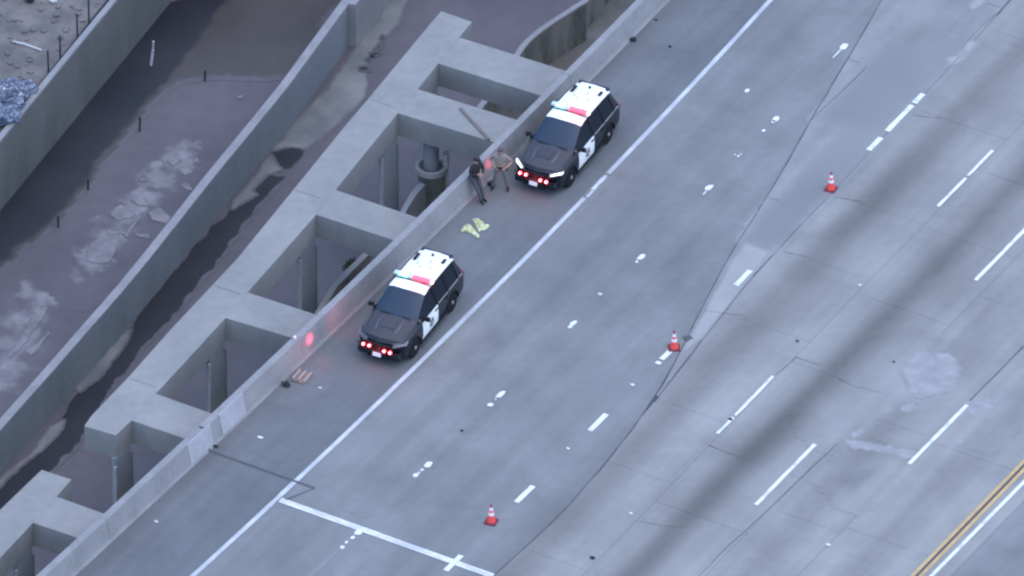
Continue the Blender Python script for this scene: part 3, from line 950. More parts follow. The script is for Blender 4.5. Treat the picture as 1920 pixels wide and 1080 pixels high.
RL = [('heap of blue-grey plastic rubbish nearest the left picture edge', 10, 196, .75, .6), ('heap of blue-grey rubbish touching the retaining wall posts', 36, 178, .6, .5), ('dark blue-grey rubbish heap low in the upper left corner lot', 8, 226, .6, .5), ('small crumpled rubbish heap between the bigger heaps and the wall', 26, 208, .4, .4)]
for i, (lb, x, y, r_, h_) in enumerate(RL):
    o = crumple('rubbish_heap', G(x, y, W1_TOP - .26), (r_, r_ * .9), M_BLUEJ, h_, i + 2)
    tag(o, lb, 'rubbish heap', 'rubbish heaps on the dirt lot')
for i in range(7):
    x, y, s2 = [(40, 185, .16), (8, 173, .18), (22, 206, .13), (20, 190, .1), (100, 4, .15), (56, 3, .2), (12, 232, .14)][i]
    o = crumple('scrap', G(x, y, W1_TOP - .0 if i < 4 else W1_TOP - .25), (s2, s2 * .8), M_WHITEJ if i < 5 else M_DARKJ, s2 * 1.3, i + 30)
    tag(o, ['white crumpled bag on the heap touching the retaining wall', 'white crumpled bag on the leftmost heap', 'white scrap on the small rubbish heap', 'white rag between two rubbish heaps', 'white scrap on bare dirt at the top picture edge', 'dark lump on the bare dirt at the top picture edge', 'dark lump beside the lowest rubbish heap'][i], 'scrap', 'scraps on the dirt lot')
# scattered clods on the lot
cl = MB(); random.seed(8)
for i in range(150):
    x, y = random.uniform(-40, 210), random.uniform(-40, 230)
    if y > 232 - x * 1.17: continue
    p = G(x, y, W1_TOP - .25); s2 = random.uniform(.03, .11)
    cl.box((p.x, p.y, p.z + s2 * .2), (s2 * 2, s2 * 1.6, s2), Matrix.Rotation(random.uniform(0, 3), 3, 'Z'))
o = cl.build('loose_rubble', M_DIRT); o['kind'] = 'stuff'
tag(o, 'loose dirt clods and stones scattered over the bare lot', 'rubble')
for i, (x, y, h_, m_) in enumerate(((109, 427, .55, M_RUSTP), (262, 246, .65, M_RUSTP), (165, 356, .5, M_RUSTP), (384, 152, .5, M_RUSTP))):
    o = MB().tube([(0, 0, 0), (.02, 0, h_)], .04, 6).build('channel_stake', m_)
    o.location = G(x, y, BED)
    tag(o, ['short dark stake in the mud nearest the lower left channel wall', 'short dark stake in the mud midway along the dark silt edge', 'short dark stake beside the pale dry mud patches', 'short dark stake at the edge of the brown mud'][i], 'stake', 'dark stakes standing in the channel mud')
o = MB().tube([(0, 0, 0), (.05, .05, .6), (.10, .0, .75)], [.05, .06, .05], 6).tube([(.10, 0, .72), (.13, 0, 1.15)], .035, 6).build('white_stake', M_PALE)
o.location = G(283, 123, BED)
tag(o, 'pale crooked marker stake standing in the dark silt below the retaining wall', 'stake')

# curved wall at the top, trough floor beyond the frame
ZC = BED + 1.75
cw = [(965, 125), (975, 103), (985, 88), (1000, 72), (1020, 56), (1042, 41), (1064, 27), (1085, 13), (1100, 4)]
cr_ = W(cw, ZC)
base_ = [Vector((-9.9, cr_[0].y - 3.2, ZC))] + cr_
o = wall('curved_wall', base_, 0.22, ZC, BED, 'curved stained concrete wall with pale cap beyond the far end of the frame', M_STAIN)
ext = W([(1100, 6), (1135, -40), (1180, -100)], ZC - .5)
o = wall('trough_wall', ext, 0.25, ZC - .5, BED, 'straight grey wall continuing from the curved wall at the top of the picture', M_STAIN)
sheet('trough_floor', W([(985, 190), (1010, 130), (1060, 90), (1095, 45), (1130, 0), (1200, -90), (1330, -90), (1190, 130), (1090, 210)], BED), BED + .02, mat("grey_brown_trough_dirt", (0.09, 0.095, 0.09), (0.15, 0.14, 0.135), 0.8, 0.9, .4))['kind'] = 'structure'

# round drain shaft in the second bay
ZD = -2.6
pc = G(809, 313, ZD)
dr = empty('drain_shaft', (pc.x, pc.y, BED))
tag(dr, 'round concrete shaft with a ring collar seen through the second frame opening', 'drain shaft')
hz = ZD - BED
MB().lathe([(.27, hz - .3), (.27, hz + 1.6), (.26, hz + 1.65)], n=24).build('upper_shaft', M_COL, dr, True)
rg = MB()
n_ = 32
prof = [(.47, -.02), (.47, .09), (.585, .09), (.585, -.12), (.47, -.12)]
for (r_, h_) in prof[:4] + [prof[4]]:
    for k in range(n_):
        a_ = 2 * math.pi * k / n_
        rg.v.append(Vector((r_ * math.cos(a_), r_ * math.sin(a_), hz + h_)))
for i in range(5):
    for k in range(n_):
        rg.f.append((i * n_ + k, i * n_ + (k + 1) % n_, ((i + 1) % 5) * n_ + (k + 1) % n_, ((i + 1) % 5) * n_ + k))
rg.build('ring_collar', M_BPAN, dr, True)
MB().lathe([(.5, 0), (.5, hz - .11)], n=24).build('lower_shaft', M_STAIN, dr, True)  # darker concrete makes the gap inside the collar read dark
wl = [(748, 402), (756, 386), (770, 362), (786, 342), (801, 331)]
wr_ = [(758, 403), (766, 388), (780, 366), (796, 347), (811, 335)]
A_ = W(wl, ZD - .45); B_ = W(wr_, ZD - .45)
MB().prism([(p.x - pc.x, p.y - pc.y) for p in A_] + [(p.x - pc.x, p.y - pc.y) for p in reversed(B_)], 0, ZD - .45 - BED).build('wing_wall', M_COL, dr)
o = MB().tube([(0, 0, 0), (0, 0, .50), (.05, .05, .66), (.24, .08, .72)], .13, 10).build('drain_pipe', M_PALE, None, True)
p_ = G(836, 308, ZD + .05); o.location = p_
p_.z = BED
o.data.transform(Matrix.Translation((0, 0, 0)))
MBp = MB().lathe([(.09, 0), (.09, ZD + .05 - BED)], n=10).build('pipe_stem', M_PALE, o, True)
MBp.location = (0, 0, BED - (ZD + .05))
tag(o, 'white bent pipe standing right behind the round drain shaft', 'pipe')
# low wall and shrub in the third bay
ZL = -3.4
a = W([(600, 590), (632, 538), (660, 508), (695, 474)], ZL)
wall('low_wall', a, 0.22, ZL, BED, 'low concrete wall under the road seen through the third frame opening', M_STAIN)
random.seed(4)
sp = G(661, 503, -4.6)
shr = empty('shrub', (sp.x, sp.y, BED))
tag(shr, 'dark green bushy shrub growing inside the third frame opening', 'shrub')
MB().tube([(0, 0, 0), (.03, .02, 1.1), (0, .05, 1.9)], [.06, .04, .02], 6).build('stem', M_WOOD, shr)
lf = MB()
for i in range(700):
    d = Vector((random.gauss(0, 1), random.gauss(0, 1), random.gauss(0, 1)))
    if d.length < .01: continue
    d = d.normalized() * (random.random() ** .4)
    c = Vector((d.x * .38, d.y * .38, 1.6 + d.z * .75))
    q = Vector((random.gauss(0, 1), random.gauss(0, 1), random.gauss(0, 1))).normalized()
    r2 = q.orthogonal().normalized() * .07; r3 = q.cross(r2).normalized() * .045
    b_ = len(lf.v)
    lf.v += [c - r2, c + r3, c + r2, c - r3]; lf.f.append((b_, b_ + 1, b_ + 2, b_ + 3))
o = lf.build('leaves', M_LEAF, shr); o['kind'] = 'stuff'


# ------------------------------------------------------------------ POLICE SUV
STN = [  # y, w, zs, wr, ze, zt, crown
    (-2.52, .74, .62, .66, .66, .68, .01), (-2.47, .86, .82, .72, .86, .88, .015), (-2.34, .94, .90, .78, .955, .98, .02), (-2.1, .975, .94, .81, 1.0, 1.03, .025),
    (-1.6, .995, .985, .84, 1.06, 1.085, .03), (-1.2, 1.0, 1.02, .85, 1.10, 1.12, .03), (-1.02, 1.0, 1.04, .84, 1.135, 1.145, .03),
    (-.60, 1.0, 1.05, .765, 1.40, 1.43, .03), (-.16, 1.0, 1.06, .695, 1.63, 1.69, .02), (.10, 1.0, 1.065, .69, 1.665, 1.735, .02), (.6, 1.0, 1.07, .69, 1.68, 1.755, .02),
    (1.3, .995, 1.08, .685, 1.67, 1.75, .02), (1.9, .985, 1.09, .67, 1.63, 1.715, .02), (2.16, .975, 1.09, .655, 1.60, 1.68, .02),
    (2.36, .955, 1.07, .70, 1.28, 1.31, .03), (2.45, .93, 1.0, .74, 1.04, 1.06, .02), (2.53, .88, .82, .74, .86, .87, .01)]
WF, WRR = -1.57, 1.46


def stat(y):
    for a, b in zip(STN[:-1], STN[1:]):
        if a[0] <= y <= b[0]:
            t = (y - a[0]) / (b[0] - a[0])
            return [a[i] + (b[i] - a[i]) * t for i in range(7)]
    return list(STN[0] if y < 0 else STN[-1])


def profile(y):
    _, w_, zs, wr, ze, zt, cr = stat(y)
    zu = .24
    pts = [[0, zu], [w_ * .86, zu], [w_ * .965, zu + .08], [w_ * .995, .50], [w_, .76], [w_ * .975, zs], [wr, ze], [wr * .72, zt], [0, zt + cr]]
    for yc in (WF, WRR):
        d = abs(y - yc)
        if d < .455:
            za = .36 + math.sqrt(max(0, .455 ** 2 - d * d))
            for j in range(1, 5):
                if pts[j][1] < za + .012 * j: pts[j][1] = za + .012 * j
            pts[0][1] = max(pts[0][1], za)
    fr = max(0, (-1.0 - y) / 1.5)
    out = []
    for j, (x, z) in enumerate(pts):
        bow = 0
        if y < -.9: bow = -(.16 + .16 * max(0, min(1, (-1.6 - y) / .7))) * (1 - min(1, abs(x) / w_) ** 2) + .02 + .13 * max(0, min(1, (-1.6 - y) / .7))
        elif y < .0 and j >= 6: bow = -.10 * (1 - min(1, abs(x) / w_) ** 2)
        elif y > 2.1: bow = .07 * (1 - min(1, abs(x) / w_) ** 2)
        out.append((x, y + bow, z))
    return out


ST_Y = sorted(set([s[0] for s in STN] + [yc + d for yc in (WF, WRR) for d in (-.455, -.44, -.38, -.25, -.1, .1, .25, .38, .44, .455)] + [-.95, .28, 1.22, 2.0]))


def car(loc, rz, label, head_on, car_id):
    root = empty('police_suv', loc, rz)
    tag(root, label, 'police car', 'black and white police SUVs on the shoulder')
    prof = {y: profile(y) for y in ST_Y}
    NJ = 9
    groups = {}

    def add(g_, side, quad):
        groups.setdefault((g_, side), []).append(quad)

    for y0, y1 in zip(ST_Y[:-1], ST_Y[1:]):
        ym = (y0 + y1) / 2
        for j in range(NJ - 1):
            for sgn in (1, -1):
                g_, sd_ = 'body', 0
                if j in (6, 7) and -2.34 < ym < -1.02: g_ = 'hood'
                elif j in (6, 7) and -1.02 < ym < -.16: g_ = 'windshield'
                elif j in (6, 7) and -.16 < ym < 2.16: g_ = 'roof'
                elif j in (6, 7) and 2.16 < ym < 2.36: g_ = 'rear_window'
                elif j == 5 and -.95 < ym < 2.0 : g_, sd_ = 'side_window', sgn
                elif 2 <= j <= 4 and -.95 < ym < .28: g_, sd_ = 'front_door', sgn
                elif 2 <= j <= 4 and .28 < ym < 1.08: g_, sd_ = 'rear_door', sgn
                P_ = prof[y0]; Q_ = prof[y1]
                q = [P_[j], P_[j + 1], Q_[j + 1], Q_[j]]
                q = [(sgn * p[0], p[1], p[2]) for p in q]
                if sgn < 0: q.reverse()
                add(g_, sd_, q)
    # end caps
    for y_, nm in ((ST_Y[0], 'body'), (ST_Y[-1], 'body')):
        P_ = prof[y_]
        ring = [(p[0], p[1], p[2]) for p in P_] + [(-p[0], p[1], p[2]) for p in reversed(P_[1:-1])]
        add(nm, 0, ring)
    mm = {'body': M_BLACK, 'hood': M_HOOD, 'windshield': M_GLASS, 'roof': M_WHITE, 'rear_window': M_GLASS, 'side_window': M_SIDEG, 'front_door': M_WHITE, 'rear_door': M_BLACK}
    doors = {}
    for (g_, sd_), quads in groups.items():
        idx = {}; V = []; Fc = []
        for q in quads:
            f = []
            for p in q:
                k = tuple(round(c, 5) for c in p)
                if k not in idx: idx[k] = len(V); V.append(k)
                if not f or f[-1] != idx[k]: f.append(idx[k])
            f = list(dict.fromkeys(f))
            if len(f) > 2: Fc.append(tuple(f))
        me = bpy.data.meshes.new(g_)
        me.from_pydata(V, [], Fc)
        me.materials.append(mm[g_])
        bm = bmesh.new(); bm.from_mesh(me)
        for f in bm.faces: f.smooth = True
        for e in bm.edges:
            if len(e.link_faces) == 2 and e.calc_face_angle(0) > R(34): e.smooth = False
        bmesh.ops.recalc_face_normals(bm, faces=bm.faces)
        # orient outward from the centre line of the car
        s_o = 0
        for f in bm.faces:
            c = f.calc_center_median()
            s_o += f.normal.dot(c - Vector((0, c.y * .9, .7)))
        if s_o < 0: bmesh.ops.reverse_faces(bm, faces=bm.faces)
        bm.to_mesh(me); bm.free()
        o = link(bpy.data.objects.new(g_, me), root)
        if g_ == 'front_door': o['label'] = 'white front door with star emblem'
        doors[(g_, sd_)] = o
    # black rear half roof edge (spoiler)
    MB().box((0, 2.23, 1.665), (1.20, .18, .03)).build('rear_spoiler', M_BLACK, root)
    # pillars between side windows
    for sgn in (1, -1):
        for (yb, wd) in ((-.86, .10), (.27, .07), (1.12, .07), (1.95, .12)):
            a = profile(yb)[5]; b = profile(yb)[6]
            MB().tube([(sgn * a[0] * 1.004, a[1], a[2]), (sgn * (b[0] + .012), b[1], b[2])], .035, 6).build('window_pillar', M_TRIM, root)
        # belt trim and roof rail
        pts = []
        for yb in frange(.30, 2.30, .25):
            a = profile(yb)[5]; pts.append((sgn * (a[0] + .008), a[1], a[2] - .005))
        MB().tube(pts, .016, 6).build('belt_trim', M_CHROME, root)
        pts = []
        for yb in frange(0, 2.05, .3):
            b = profile(yb)[6]; pts.append((sgn * (b[0] + .01), b[1], b[2] + .012))
        MB().tube(pts, .014, 6).build('roof_rail', M_TRIM, root)
        # lower cladding
        pts = [(sgn * .985, yy_, .30) for yy_ in frange(-1.08, .98, .3)]
        MB().tube(pts, .055, 6).build('side_skirt', M_TRIM, root)
        # wheels
        for yc in (WF, WRR):
            wh = MB().lathe([(.30, -.115), (.365, -.11), (.385, -.07), (.385, .07), (.365, .11), (.30, .115)], (0, 0, 0), 28, 'x').build('wheel', M_TYRE, root, True, 50)
            wh.location = (sgn * .865, yc, .385)
            rim = MB().lathe([(.27, .06), (.27, .105), (.24, .112), (.21, .085), (.10, .09), (.085, .118), (.03, .12)], n=20, axis='x')
            if sgn < 0: rim.v = [Vector((-p.x, p.y, p.z)) for p in rim.v]
            rim.build('rim', M_RIM, wh, True, 30)
            cap = MB().lathe([(.075, .115), (.07, .135), (.02, .14)], n=12, axis='x')
            if sgn < 0: cap.v = [Vector((-p.x, p.y, p.z)) for p in cap.v]
            cap.build('hub_cap', M_CHROME, wh, True)
            # arch lip
            pts = []
            for k in range(11):
                a_ = math.pi * k / 10
                yy_ = yc + .455 * math.cos(a_); w_ = stat(yy_)[1]
                pts.append((sgn * (w_ * .995 + .004), yy_, .36 + .455 * math.sin(a_)))
            MB().tube(pts, .028, 6).build('wheel_arch', M_TRIM, root)
        # mirrors
        mr = MB().box((sgn * 1.10, -.80, 1.13), (.20, .12, .15)).build('mirror', M_TRIM, root)
        bv = mr.modifiers.new('b', 'BEVEL'); bv.width = .03; bv.segments = 2
        MB().box((sgn * 1.10, -.735, 1.13), (.16, .012, .11)).build('mirror_glass', M_GLASS, mr)
        MB().tube([(sgn * .93, -.82, 1.08), (sgn * 1.04, -.80, 1.10)], .03, 6).build('mirror_arm', M_TRIM, mr)
        # A pillar spotlight
        sl_ = MB().lathe([(.03, 0), (.075, .03), (.08, .10), (.07, .12)], n=12).build('spot_lamp', M_TRIM, root, True)
        sl_.location = (sgn * .94, -.98, 1.22); sl_.rotation_euler = (R(100), 0, 0)
        lz = MB().lathe([(.066, .118), (.05, .126)], n=12).build('lens', M_CHROME, sl_)
        # door handle, emblem
        dk = doors[('front_door', sgn)]
        MB().box((sgn * 1.0, .13, .93), (.03, .20, .035)).build('door_handle', M_TRIM, dk)
        MB().box((sgn * 1.0, .92, .93), (.03, .18, .035)).build('door_handle', M_TRIM, doors[('rear_door', sgn)])

        def emblem(name, r1, r2, npt, m_, x, cy=-.25, cz=.66, parent=dk):
            pts = []
            for k in range(npt * 2):
                rr = r1 if k % 2 == 0 else r2
                a_ = math.pi / 2 + math.pi * k / npt
                pts.append((cy + rr * math.cos(a_), cz + rr * math.sin(a_)))
            v = [(sgn * (x - .03), p[0], p[1]) for p in pts] + [(sgn * x, p[0], p[1]) for p in pts]
            n2 = len(pts)
            f = [tuple(range(n2)), tuple(range(n2, 2 * n2))] + [(k, (k + 1) % n2, n2 + (k + 1) % n2, n2 + k) for k in range(n2)]
            mesh(name, v, f, m_, parent)
        emblem('star_emblem', .235, .125, 7, M_GOLD, 1.004)
        emblem('star_border', .205, .11, 7, M_STAR, 1.008)
        emblem('star_seal', .075, .075, 10, M_GOLD, 1.012)
        # headlights: swept lamp at the front corner
        hl = [(.60, -2.565, .80), (.92, -2.26, .885), (.90, -2.14, .935), (.62, -2.50, .895)]
        hb = [(.50, -2.66, .78), (.95, -2.30, .84), (.955, -2.12, .955), (.54, -2.56, .925)]
        v = [(sgn * p[0], p[1], p[2]) for p in hb] + [(sgn * (p[0] - .1), p[1] + .15, p[2] - .06) for p in hb]
        f = [(0, 1, 2, 3), (4, 5, 6, 7), (0, 1, 5, 4), (1, 2, 6, 5), (2, 3, 7, 6), (3, 0, 4, 7)]
        h = mesh('headlight', v, f, M_HEADOFF, root)
        H = [Vector(p) for p in hb]
        mid = lambda u, t: H[0].lerp(H[1], u).lerp(H[3].lerp(H[2], u), t)
        q2 = [mid(.15, .30), mid(.88, .26), mid(.97, .62), mid(.15, .46)]
        q2 = [p + Vector((0, -.02, .012)) for p in q2]
        v = [(sgn * p.x, p.y, p.z) for p in q2] + [(sgn * (p.x - .02), p.y + .05, p.z - .02) for p in q2]
        mesh('lamp', v, f, M_HEADON if head_on else mat('dim_lamp_lens', (.12, .125, .15), rough=.2, coat=1), h)
        # tail lights
        MB().box((sgn * .86, 2.42, 1.02), (.20, .10, .16), Matrix.Rotation(sgn * -.35, 3, 'Z')).build('tail_light', M_TAIL, root)
    # hood creases
    for sgn in (1, -1):
        MB().tube([(sgn * .36, -2.28, 1.012), (sgn * .42, -1.7, 1.105), (sgn * .40, -1.22, 1.142)], [.008, .016, .008], 6).build('hood_crease', M_CREASE, doors[('hood', 0)], True)
        MB().tube([(sgn * .72, -2.25, .995), (sgn * .79, -1.7, 1.065), (sgn * .82, -1.10, 1.122)], [.008, .014, .008], 6).build('hood_crease', M_HOOD, doors[('hood', 0)], True)
    MB().box((0, -1.62, 1.122), (.50, .60, .012), Matrix.Rotation(R(5), 3, 'X')).build('hood_scoop', M_HOOD, doors[('hood', 0)])
    # wipers
    for x0, x1 in ((-.62, -.05), (.05, .62)):
        MB().tube([(x0, -1.10, 1.19), (x1, -1.13, 1.185)], .012, 5).build('wiper', M_TRIM, doors[('windshield', 0)])
    # grille, bumper, push bar
    gr = MB().box((0, -2.665, .73), (1.10, .05, .26)).build('grille', M_TRIM, root)
    for z_ in (.65, .72, .79): MB().box((0, -2.695, z_), (1.04, .02, .022)).build('grille_bar', M_RIM, gr)
    bp = MB().box((0, -2.60, .43), (1.66, .20, .28)).build('front_bumper', M_BLACK, root)
    bv = bp.modifiers.new('b', 'BEVEL'); bv.width = .07; bv.segments = 3
    bp = MB().box((0, 2.55, .52), (1.72, .14, .30)).build('rear_bumper', M_TRIM, root)
    bv = bp.modifiers.new('b', 'BEVEL'); bv.width = .05; bv.segments = 3
    pb = MB()
    for sgn in (1, -1):
        pb.tube([(sgn * .36, -2.72, .30), (sgn * .36, -2.80, .50), (sgn * .36, -2.78, .88)], .035, 8)
    pb.tube([(-.37, -2.78, .88), (.37, -2.78, .88)], .035, 8)
    pb.tube([(-.37, -2.80, .55), (.37, -2.80, .55)], .035, 8)
    pb.tube([(-.86, -2.50, .60), (-.66, -2.74, .60), (-.36, -2.80, .60)], .028, 8)
    pb.tube([(.86, -2.50, .60), (.66, -2.74, .60), (.36, -2.80, .60)], .028, 8)
    pb = pb.build('push_bumper', M_TRIM, root, True)
    for (x_, z_) in ((-.52, .66), (-.29, .66), (.29, .60), (.52, .60)):
        lm = MB().lathe([(.055, -.03), (.055, .02), (.02, .03)], n=12).build('warning_lamp', M_REDL, root, True)
        lm.location = (x_, -2.85, z_ + .12); lm.rotation_euler = (R(68), 0, 0)
        MB().lathe([(.028, .028), (.02, .038)], n=10).build('bulb', M_REDC, lm)
    MB().box((0, -2.845, .50), (.32, .015, .15), Matrix.Rotation(R(-15), 3, 'X')).build('number_plate', M_PLATE, root)
    # roof furniture
    lb = MB().box((0, .30, 1.815), (1.44, .19, .035)).build('lightbar', M_TRIM, root)
    for sgn in (1, -1):
        MB().box((sgn * .45, .30, 1.775), (.06, .18, .05)).build('foot', M_TRIM, lb)
    n3 = 4
    for k in range(n3):
        x_ = -.72 + .18 * k + .09
        c = MB().box((x_, .30, 1.865), (.17, .17, .085)).build('blue_module', M_TEAL if k in (1, 2) else mat('unlit_clear_module', (.45, .55, .60), rough=.2, coat=1), lb)
        c = MB().box((-x_, .30, 1.865), (.17, .17, .085)).build('red_module', M_REDB, lb)
    MB().lathe([(.05, 0), (.06, .03), (.03, .07)], (.74, .28, 1.845), 10).build('end_lamp', M_REDC, lb)
    rf = doors[('roof', 0)]
    for (x_, y_, a_, b_) in ((.50, 1.75, .10, .26), (-.50, 1.60, .11, .42)):
        MB().box((x_, y_, 1.762 - .0), (a_, b_, .03)).build('antenna_pad', M_TRIM, rf)
    MB().lathe([(.05, 0), (.045, .05), (.01, .09)], (-.02, 1.93, 1.735), 10).build('antenna_base', M_TRIM, rf)
    gm = mat('grey_roof_fitting', (.34, .38, .38), rough=.6)
    for (x_, y_) in ((-.28, .62), (.05, .70), (.38, .66), (-.12, 1.10), (.25, 1.18), (-.3, 1.25), (.1, 1.5)):
        MB().box((x_, y_, 1.777 - abs(x_) * .045), (.035, .17, .012)).build('roof_mark', gm, rf)
    # lights that burn on the car
    for (x_, y_, z_, e_, col, r_) in ((0, -2.75, .62, 2.0, (1, .05, .08), .12), (.42, .12, 2.12, 4.0, (1, .08, .12), .08), (-.35, .12, 2.12, 1.6, (.25, .8, .9), .08)):
        L = bpy.data.lights.new('warning_light', 'POINT'); L.energy = e_; L.color = col; L.shadow_soft_size = r_
        o = link(bpy.data.objects.new('warning_light', L), root); o.location = (x_, y_, z_)
    # final proportions: shorter nose, slightly taller body
    def warp(p):
        y, z = p.y, p.z
        if y < -1.2: y = -1.2 + (y + 1.2) * .86
        if z > .45: z = .45 + (z - .45) * 1.06
        return Vector((p.x, y, z))

    def walk(o, M):
        for ch in list(o.children):
            if ch.name.split('.')[0] == 'wheel':
                ch.location.y = warp(ch.location).y
                continue
            L_ = Matrix.LocRotScale(ch.location, ch.rotation_euler, ch.scale)
            Mc = M @ L_
            if ch.type == 'MESH':
                inv = Mc.inverted()
                if ch.location.length < 1e-6:
                    for v in ch.data.vertices: v.co = inv @ warp(Mc @ v.co)
                else:
                    ch.location = M.inverted() @ warp(M @ ch.location)
                    continue
            elif ch.type == 'LIGHT': ch.location = warp(ch.location)
            walk(ch, Mc)
    walk(root, Matrix.Identity(4))
    return root, doors


car2, _ = car((-1.95, -3.80, 0), R(4.8), 'lower of two black and white police SUVs, headlights off, below the yellow cloths', False, 2)
car1, _ = car((-2.38, 7.86, 0), R(3.6), 'upper of two black and white police SUVs, headlights on, right behind the officers', True, 1)


def glow(parent, frm, to, energy, size, blend, col=(1, .06, .12), soft=.03):
    L = bpy.data.lights.new('side_warning_light', 'SPOT'); L.energy = energy; L.color = col
    L.spot_size = size; L.spot_blend = blend; L.shadow_soft_size = soft
    o = link(bpy.data.objects.new('side_warning_light', L))
    frm = Vector(frm); to = Vector(to)
    o.location = frm
    o.rotation_euler = (frm - to).to_track_quat('Z', 'Y').to_euler()
    o.parent = parent
    o.matrix_parent_inverse = Matrix.LocRotScale(parent.location, parent.rotation_euler, None).inverted()
    return o


def on_barrier(px):
    # point on the sloping road face of the barrier seen at this pixel
    best = None
    for z in frange(.1, .85, .05):
        p = G(px[0], px[1], z)
        face = C_BARR(p.y) + .40 - .14 * (z - .12) / .78
        if best is None or abs(p.x - face) < best[0]: best = (abs(p.x - face), p)
    return best[1]


t2 = on_barrier((580, 636))
glow(car2, (-2.80, -6.42, .88), t2, 420, R(17), 1.0, soft=.10)
glow(car2, (-2.85, -6.30, .95), on_barrier((545, 672)), 22, R(100), 1.0)
glow(car2, (-2.90, -5.8, 1.0), on_barrier((640, 590)), 16, R(100), 1.0)
glow(car1, (-3.30, 5.20, .8), on_barrier((917, 306)), 26, R(40), 1.0, soft=.1)
glow(car1, (-3.30, 5.20, .8), on_barrier((868, 360)), 26, R(90), 1.0)


# ------------------------------------------------------------------ CONES
def cone(px, lab, lean=0.0, rz=0.3):
    root = empty('traffic_cone', G(*px), rz)
    tag(root, lab, 'traffic cone', 'orange traffic cones on the lanes')
    bs = MB().box((0, 0, .025), (.42, .42, .05)).build('base', M_CONEB, root)
    bv = bs.modifiers.new('b', 'BEVEL'); bv.width = .04; bv.segments = 2
    R_ = lambda h: .155 - .125 * (h - .05) / .70
    def ring(h0, h1, m, nm, e=0.0):
        MB().lathe([(R_(h0) + e, h0), (R_(h1) + e, h1)], n=20).build(nm, m, root, True, 60)
    ring(.05, .33, M_CONE, 'lower_body')
    ring(.33, .45, M_REFL, 'reflective_sleeve', .004)
    ring(.45, .53, M_CONE, 'middle_body')
    ring(.53, .65, M_REFL, 'reflective_sleeve', .004)
    ring(.65, .76, mat('dark_orange_cone_tip', (.30, .04, .06), rough=.6), 'cone_tip')
    root.rotation_euler = (lean, lean * .5, rz)
    return root


cone((1558, 355), 'traffic cone farthest right and highest, beyond the worn asphalt patch', rz=.1)
cone((1264, 653), 'traffic cone next to the dark pavement spot where two seams meet', rz=.6)
cone((921, 979), 'traffic cone nearest the bottom edge, just above the white joint strip', rz=.2)


# ------------------------------------------------------------------ PEOPLE
def person(loc, rz, joints, edges_, zones, label, extras):
    root = empty('person', loc, rz)
    tag(root, label, 'person', 'officers standing at the barrier')
    root.scale = (1.06, 1.06, 1.06)
    me = bpy.data.meshes.new('body')
    names = list(joints.keys())
    ix = {k: i for i, k in enumerate(names)}
    me.from_pydata([joints[k][0] for k in names], [(ix[a], ix[b]) for a, b, _ in edges_], [])
    ob = link(bpy.data.objects.new('body', me), root)
    ob.modifiers.new('s', 'SKIN')
    sub = ob.modifiers.new('u', 'SUBSURF'); sub.levels = 2; sub.render_levels = 2
    if not me.skin_vertices: me.attributes.new('x', 'FLOAT', 'POINT')
    sk = me.skin_vertices[0].data
    for i, k in enumerate(names):
        r_ = joints[k][1]
        f_ = 1.15 if k[:2] in ('sh', 'el', 'hp', 'kn', 'an', 'wa', 'ch', 'pe') else 1.0
        sk[i].radius = (r_ * f_, r_ * f_) if not isinstance(r_, tuple) else (r_[0] * f_, r_[1] * f_)
        sk[i].use_root = (k == 'pelvis')
    dg = bpy.context.evaluated_depsgraph_get()
    dg.update()
    m2 = bpy.data.meshes.new_from_object(ob.evaluated_get(dg), depsgraph=dg)
    ob.modifiers.clear()
    ob.data = m2
    m2.materials.clear()
    ml = []
    for a, b, z in edges_:
        if zones[z] not in ml: ml.append(zones[z])
    for m_ in ml: m2.materials.append(m_)
    segs = [(Vector(joints[a][0]), Vector(joints[b][0]), ml.index(zones[z])) for a, b, z in edges_]
    for p in m2.polygons:
        best = (9e9, 0)
        for a, b, k in segs:
            t = max(0, min(1, (p.center - a).dot(b - a) / max(1e-9, (b - a).length_squared)))
            d = (p.center - (a + (b - a) * t)).length
            if d < best[0]: best = (d, k)
        p.material_index = best[1]
        p.use_smooth = True
    # head furniture
    H = Vector(joints['head'][0])
    extras(root, H)
    return root


def hand(J, E, side, wrist, direction, spread):
    """palm and five fingers as chains growing from the wrist"""
    w_ = Vector(J[wrist][0]); d = Vector(direction).normalized(); s = Vector(spread).normalized()
    pk_ = 'palm' + side
    J[pk_] = (tuple(w_ + d * .05), .028)
    E.append((wrist, pk_, 'skin'))
    for i, (o_, l_) in enumerate(((-.030, .075), (-.010, .085), (.010, .08), (.030, .065))):
        k1, k2 = f'f{side}{i}a', f'f{side}{i}b'
        J[k1] = (tuple(w_ + d * .09 + s * o_), .010)
        J[k2] = (tuple(w_ + d * (.09 + l_ * .8) + s * o_ * 1.2 + Vector((0, 0, -.02))), .008)
        E += [(pk_, k1, 'skin'), (k1, k2, 'skin')]
    J['t' + side] = (tuple(w_ + d * .06 - s * .055), .011)
    E.append((pk_, 't' + side, 'skin'))


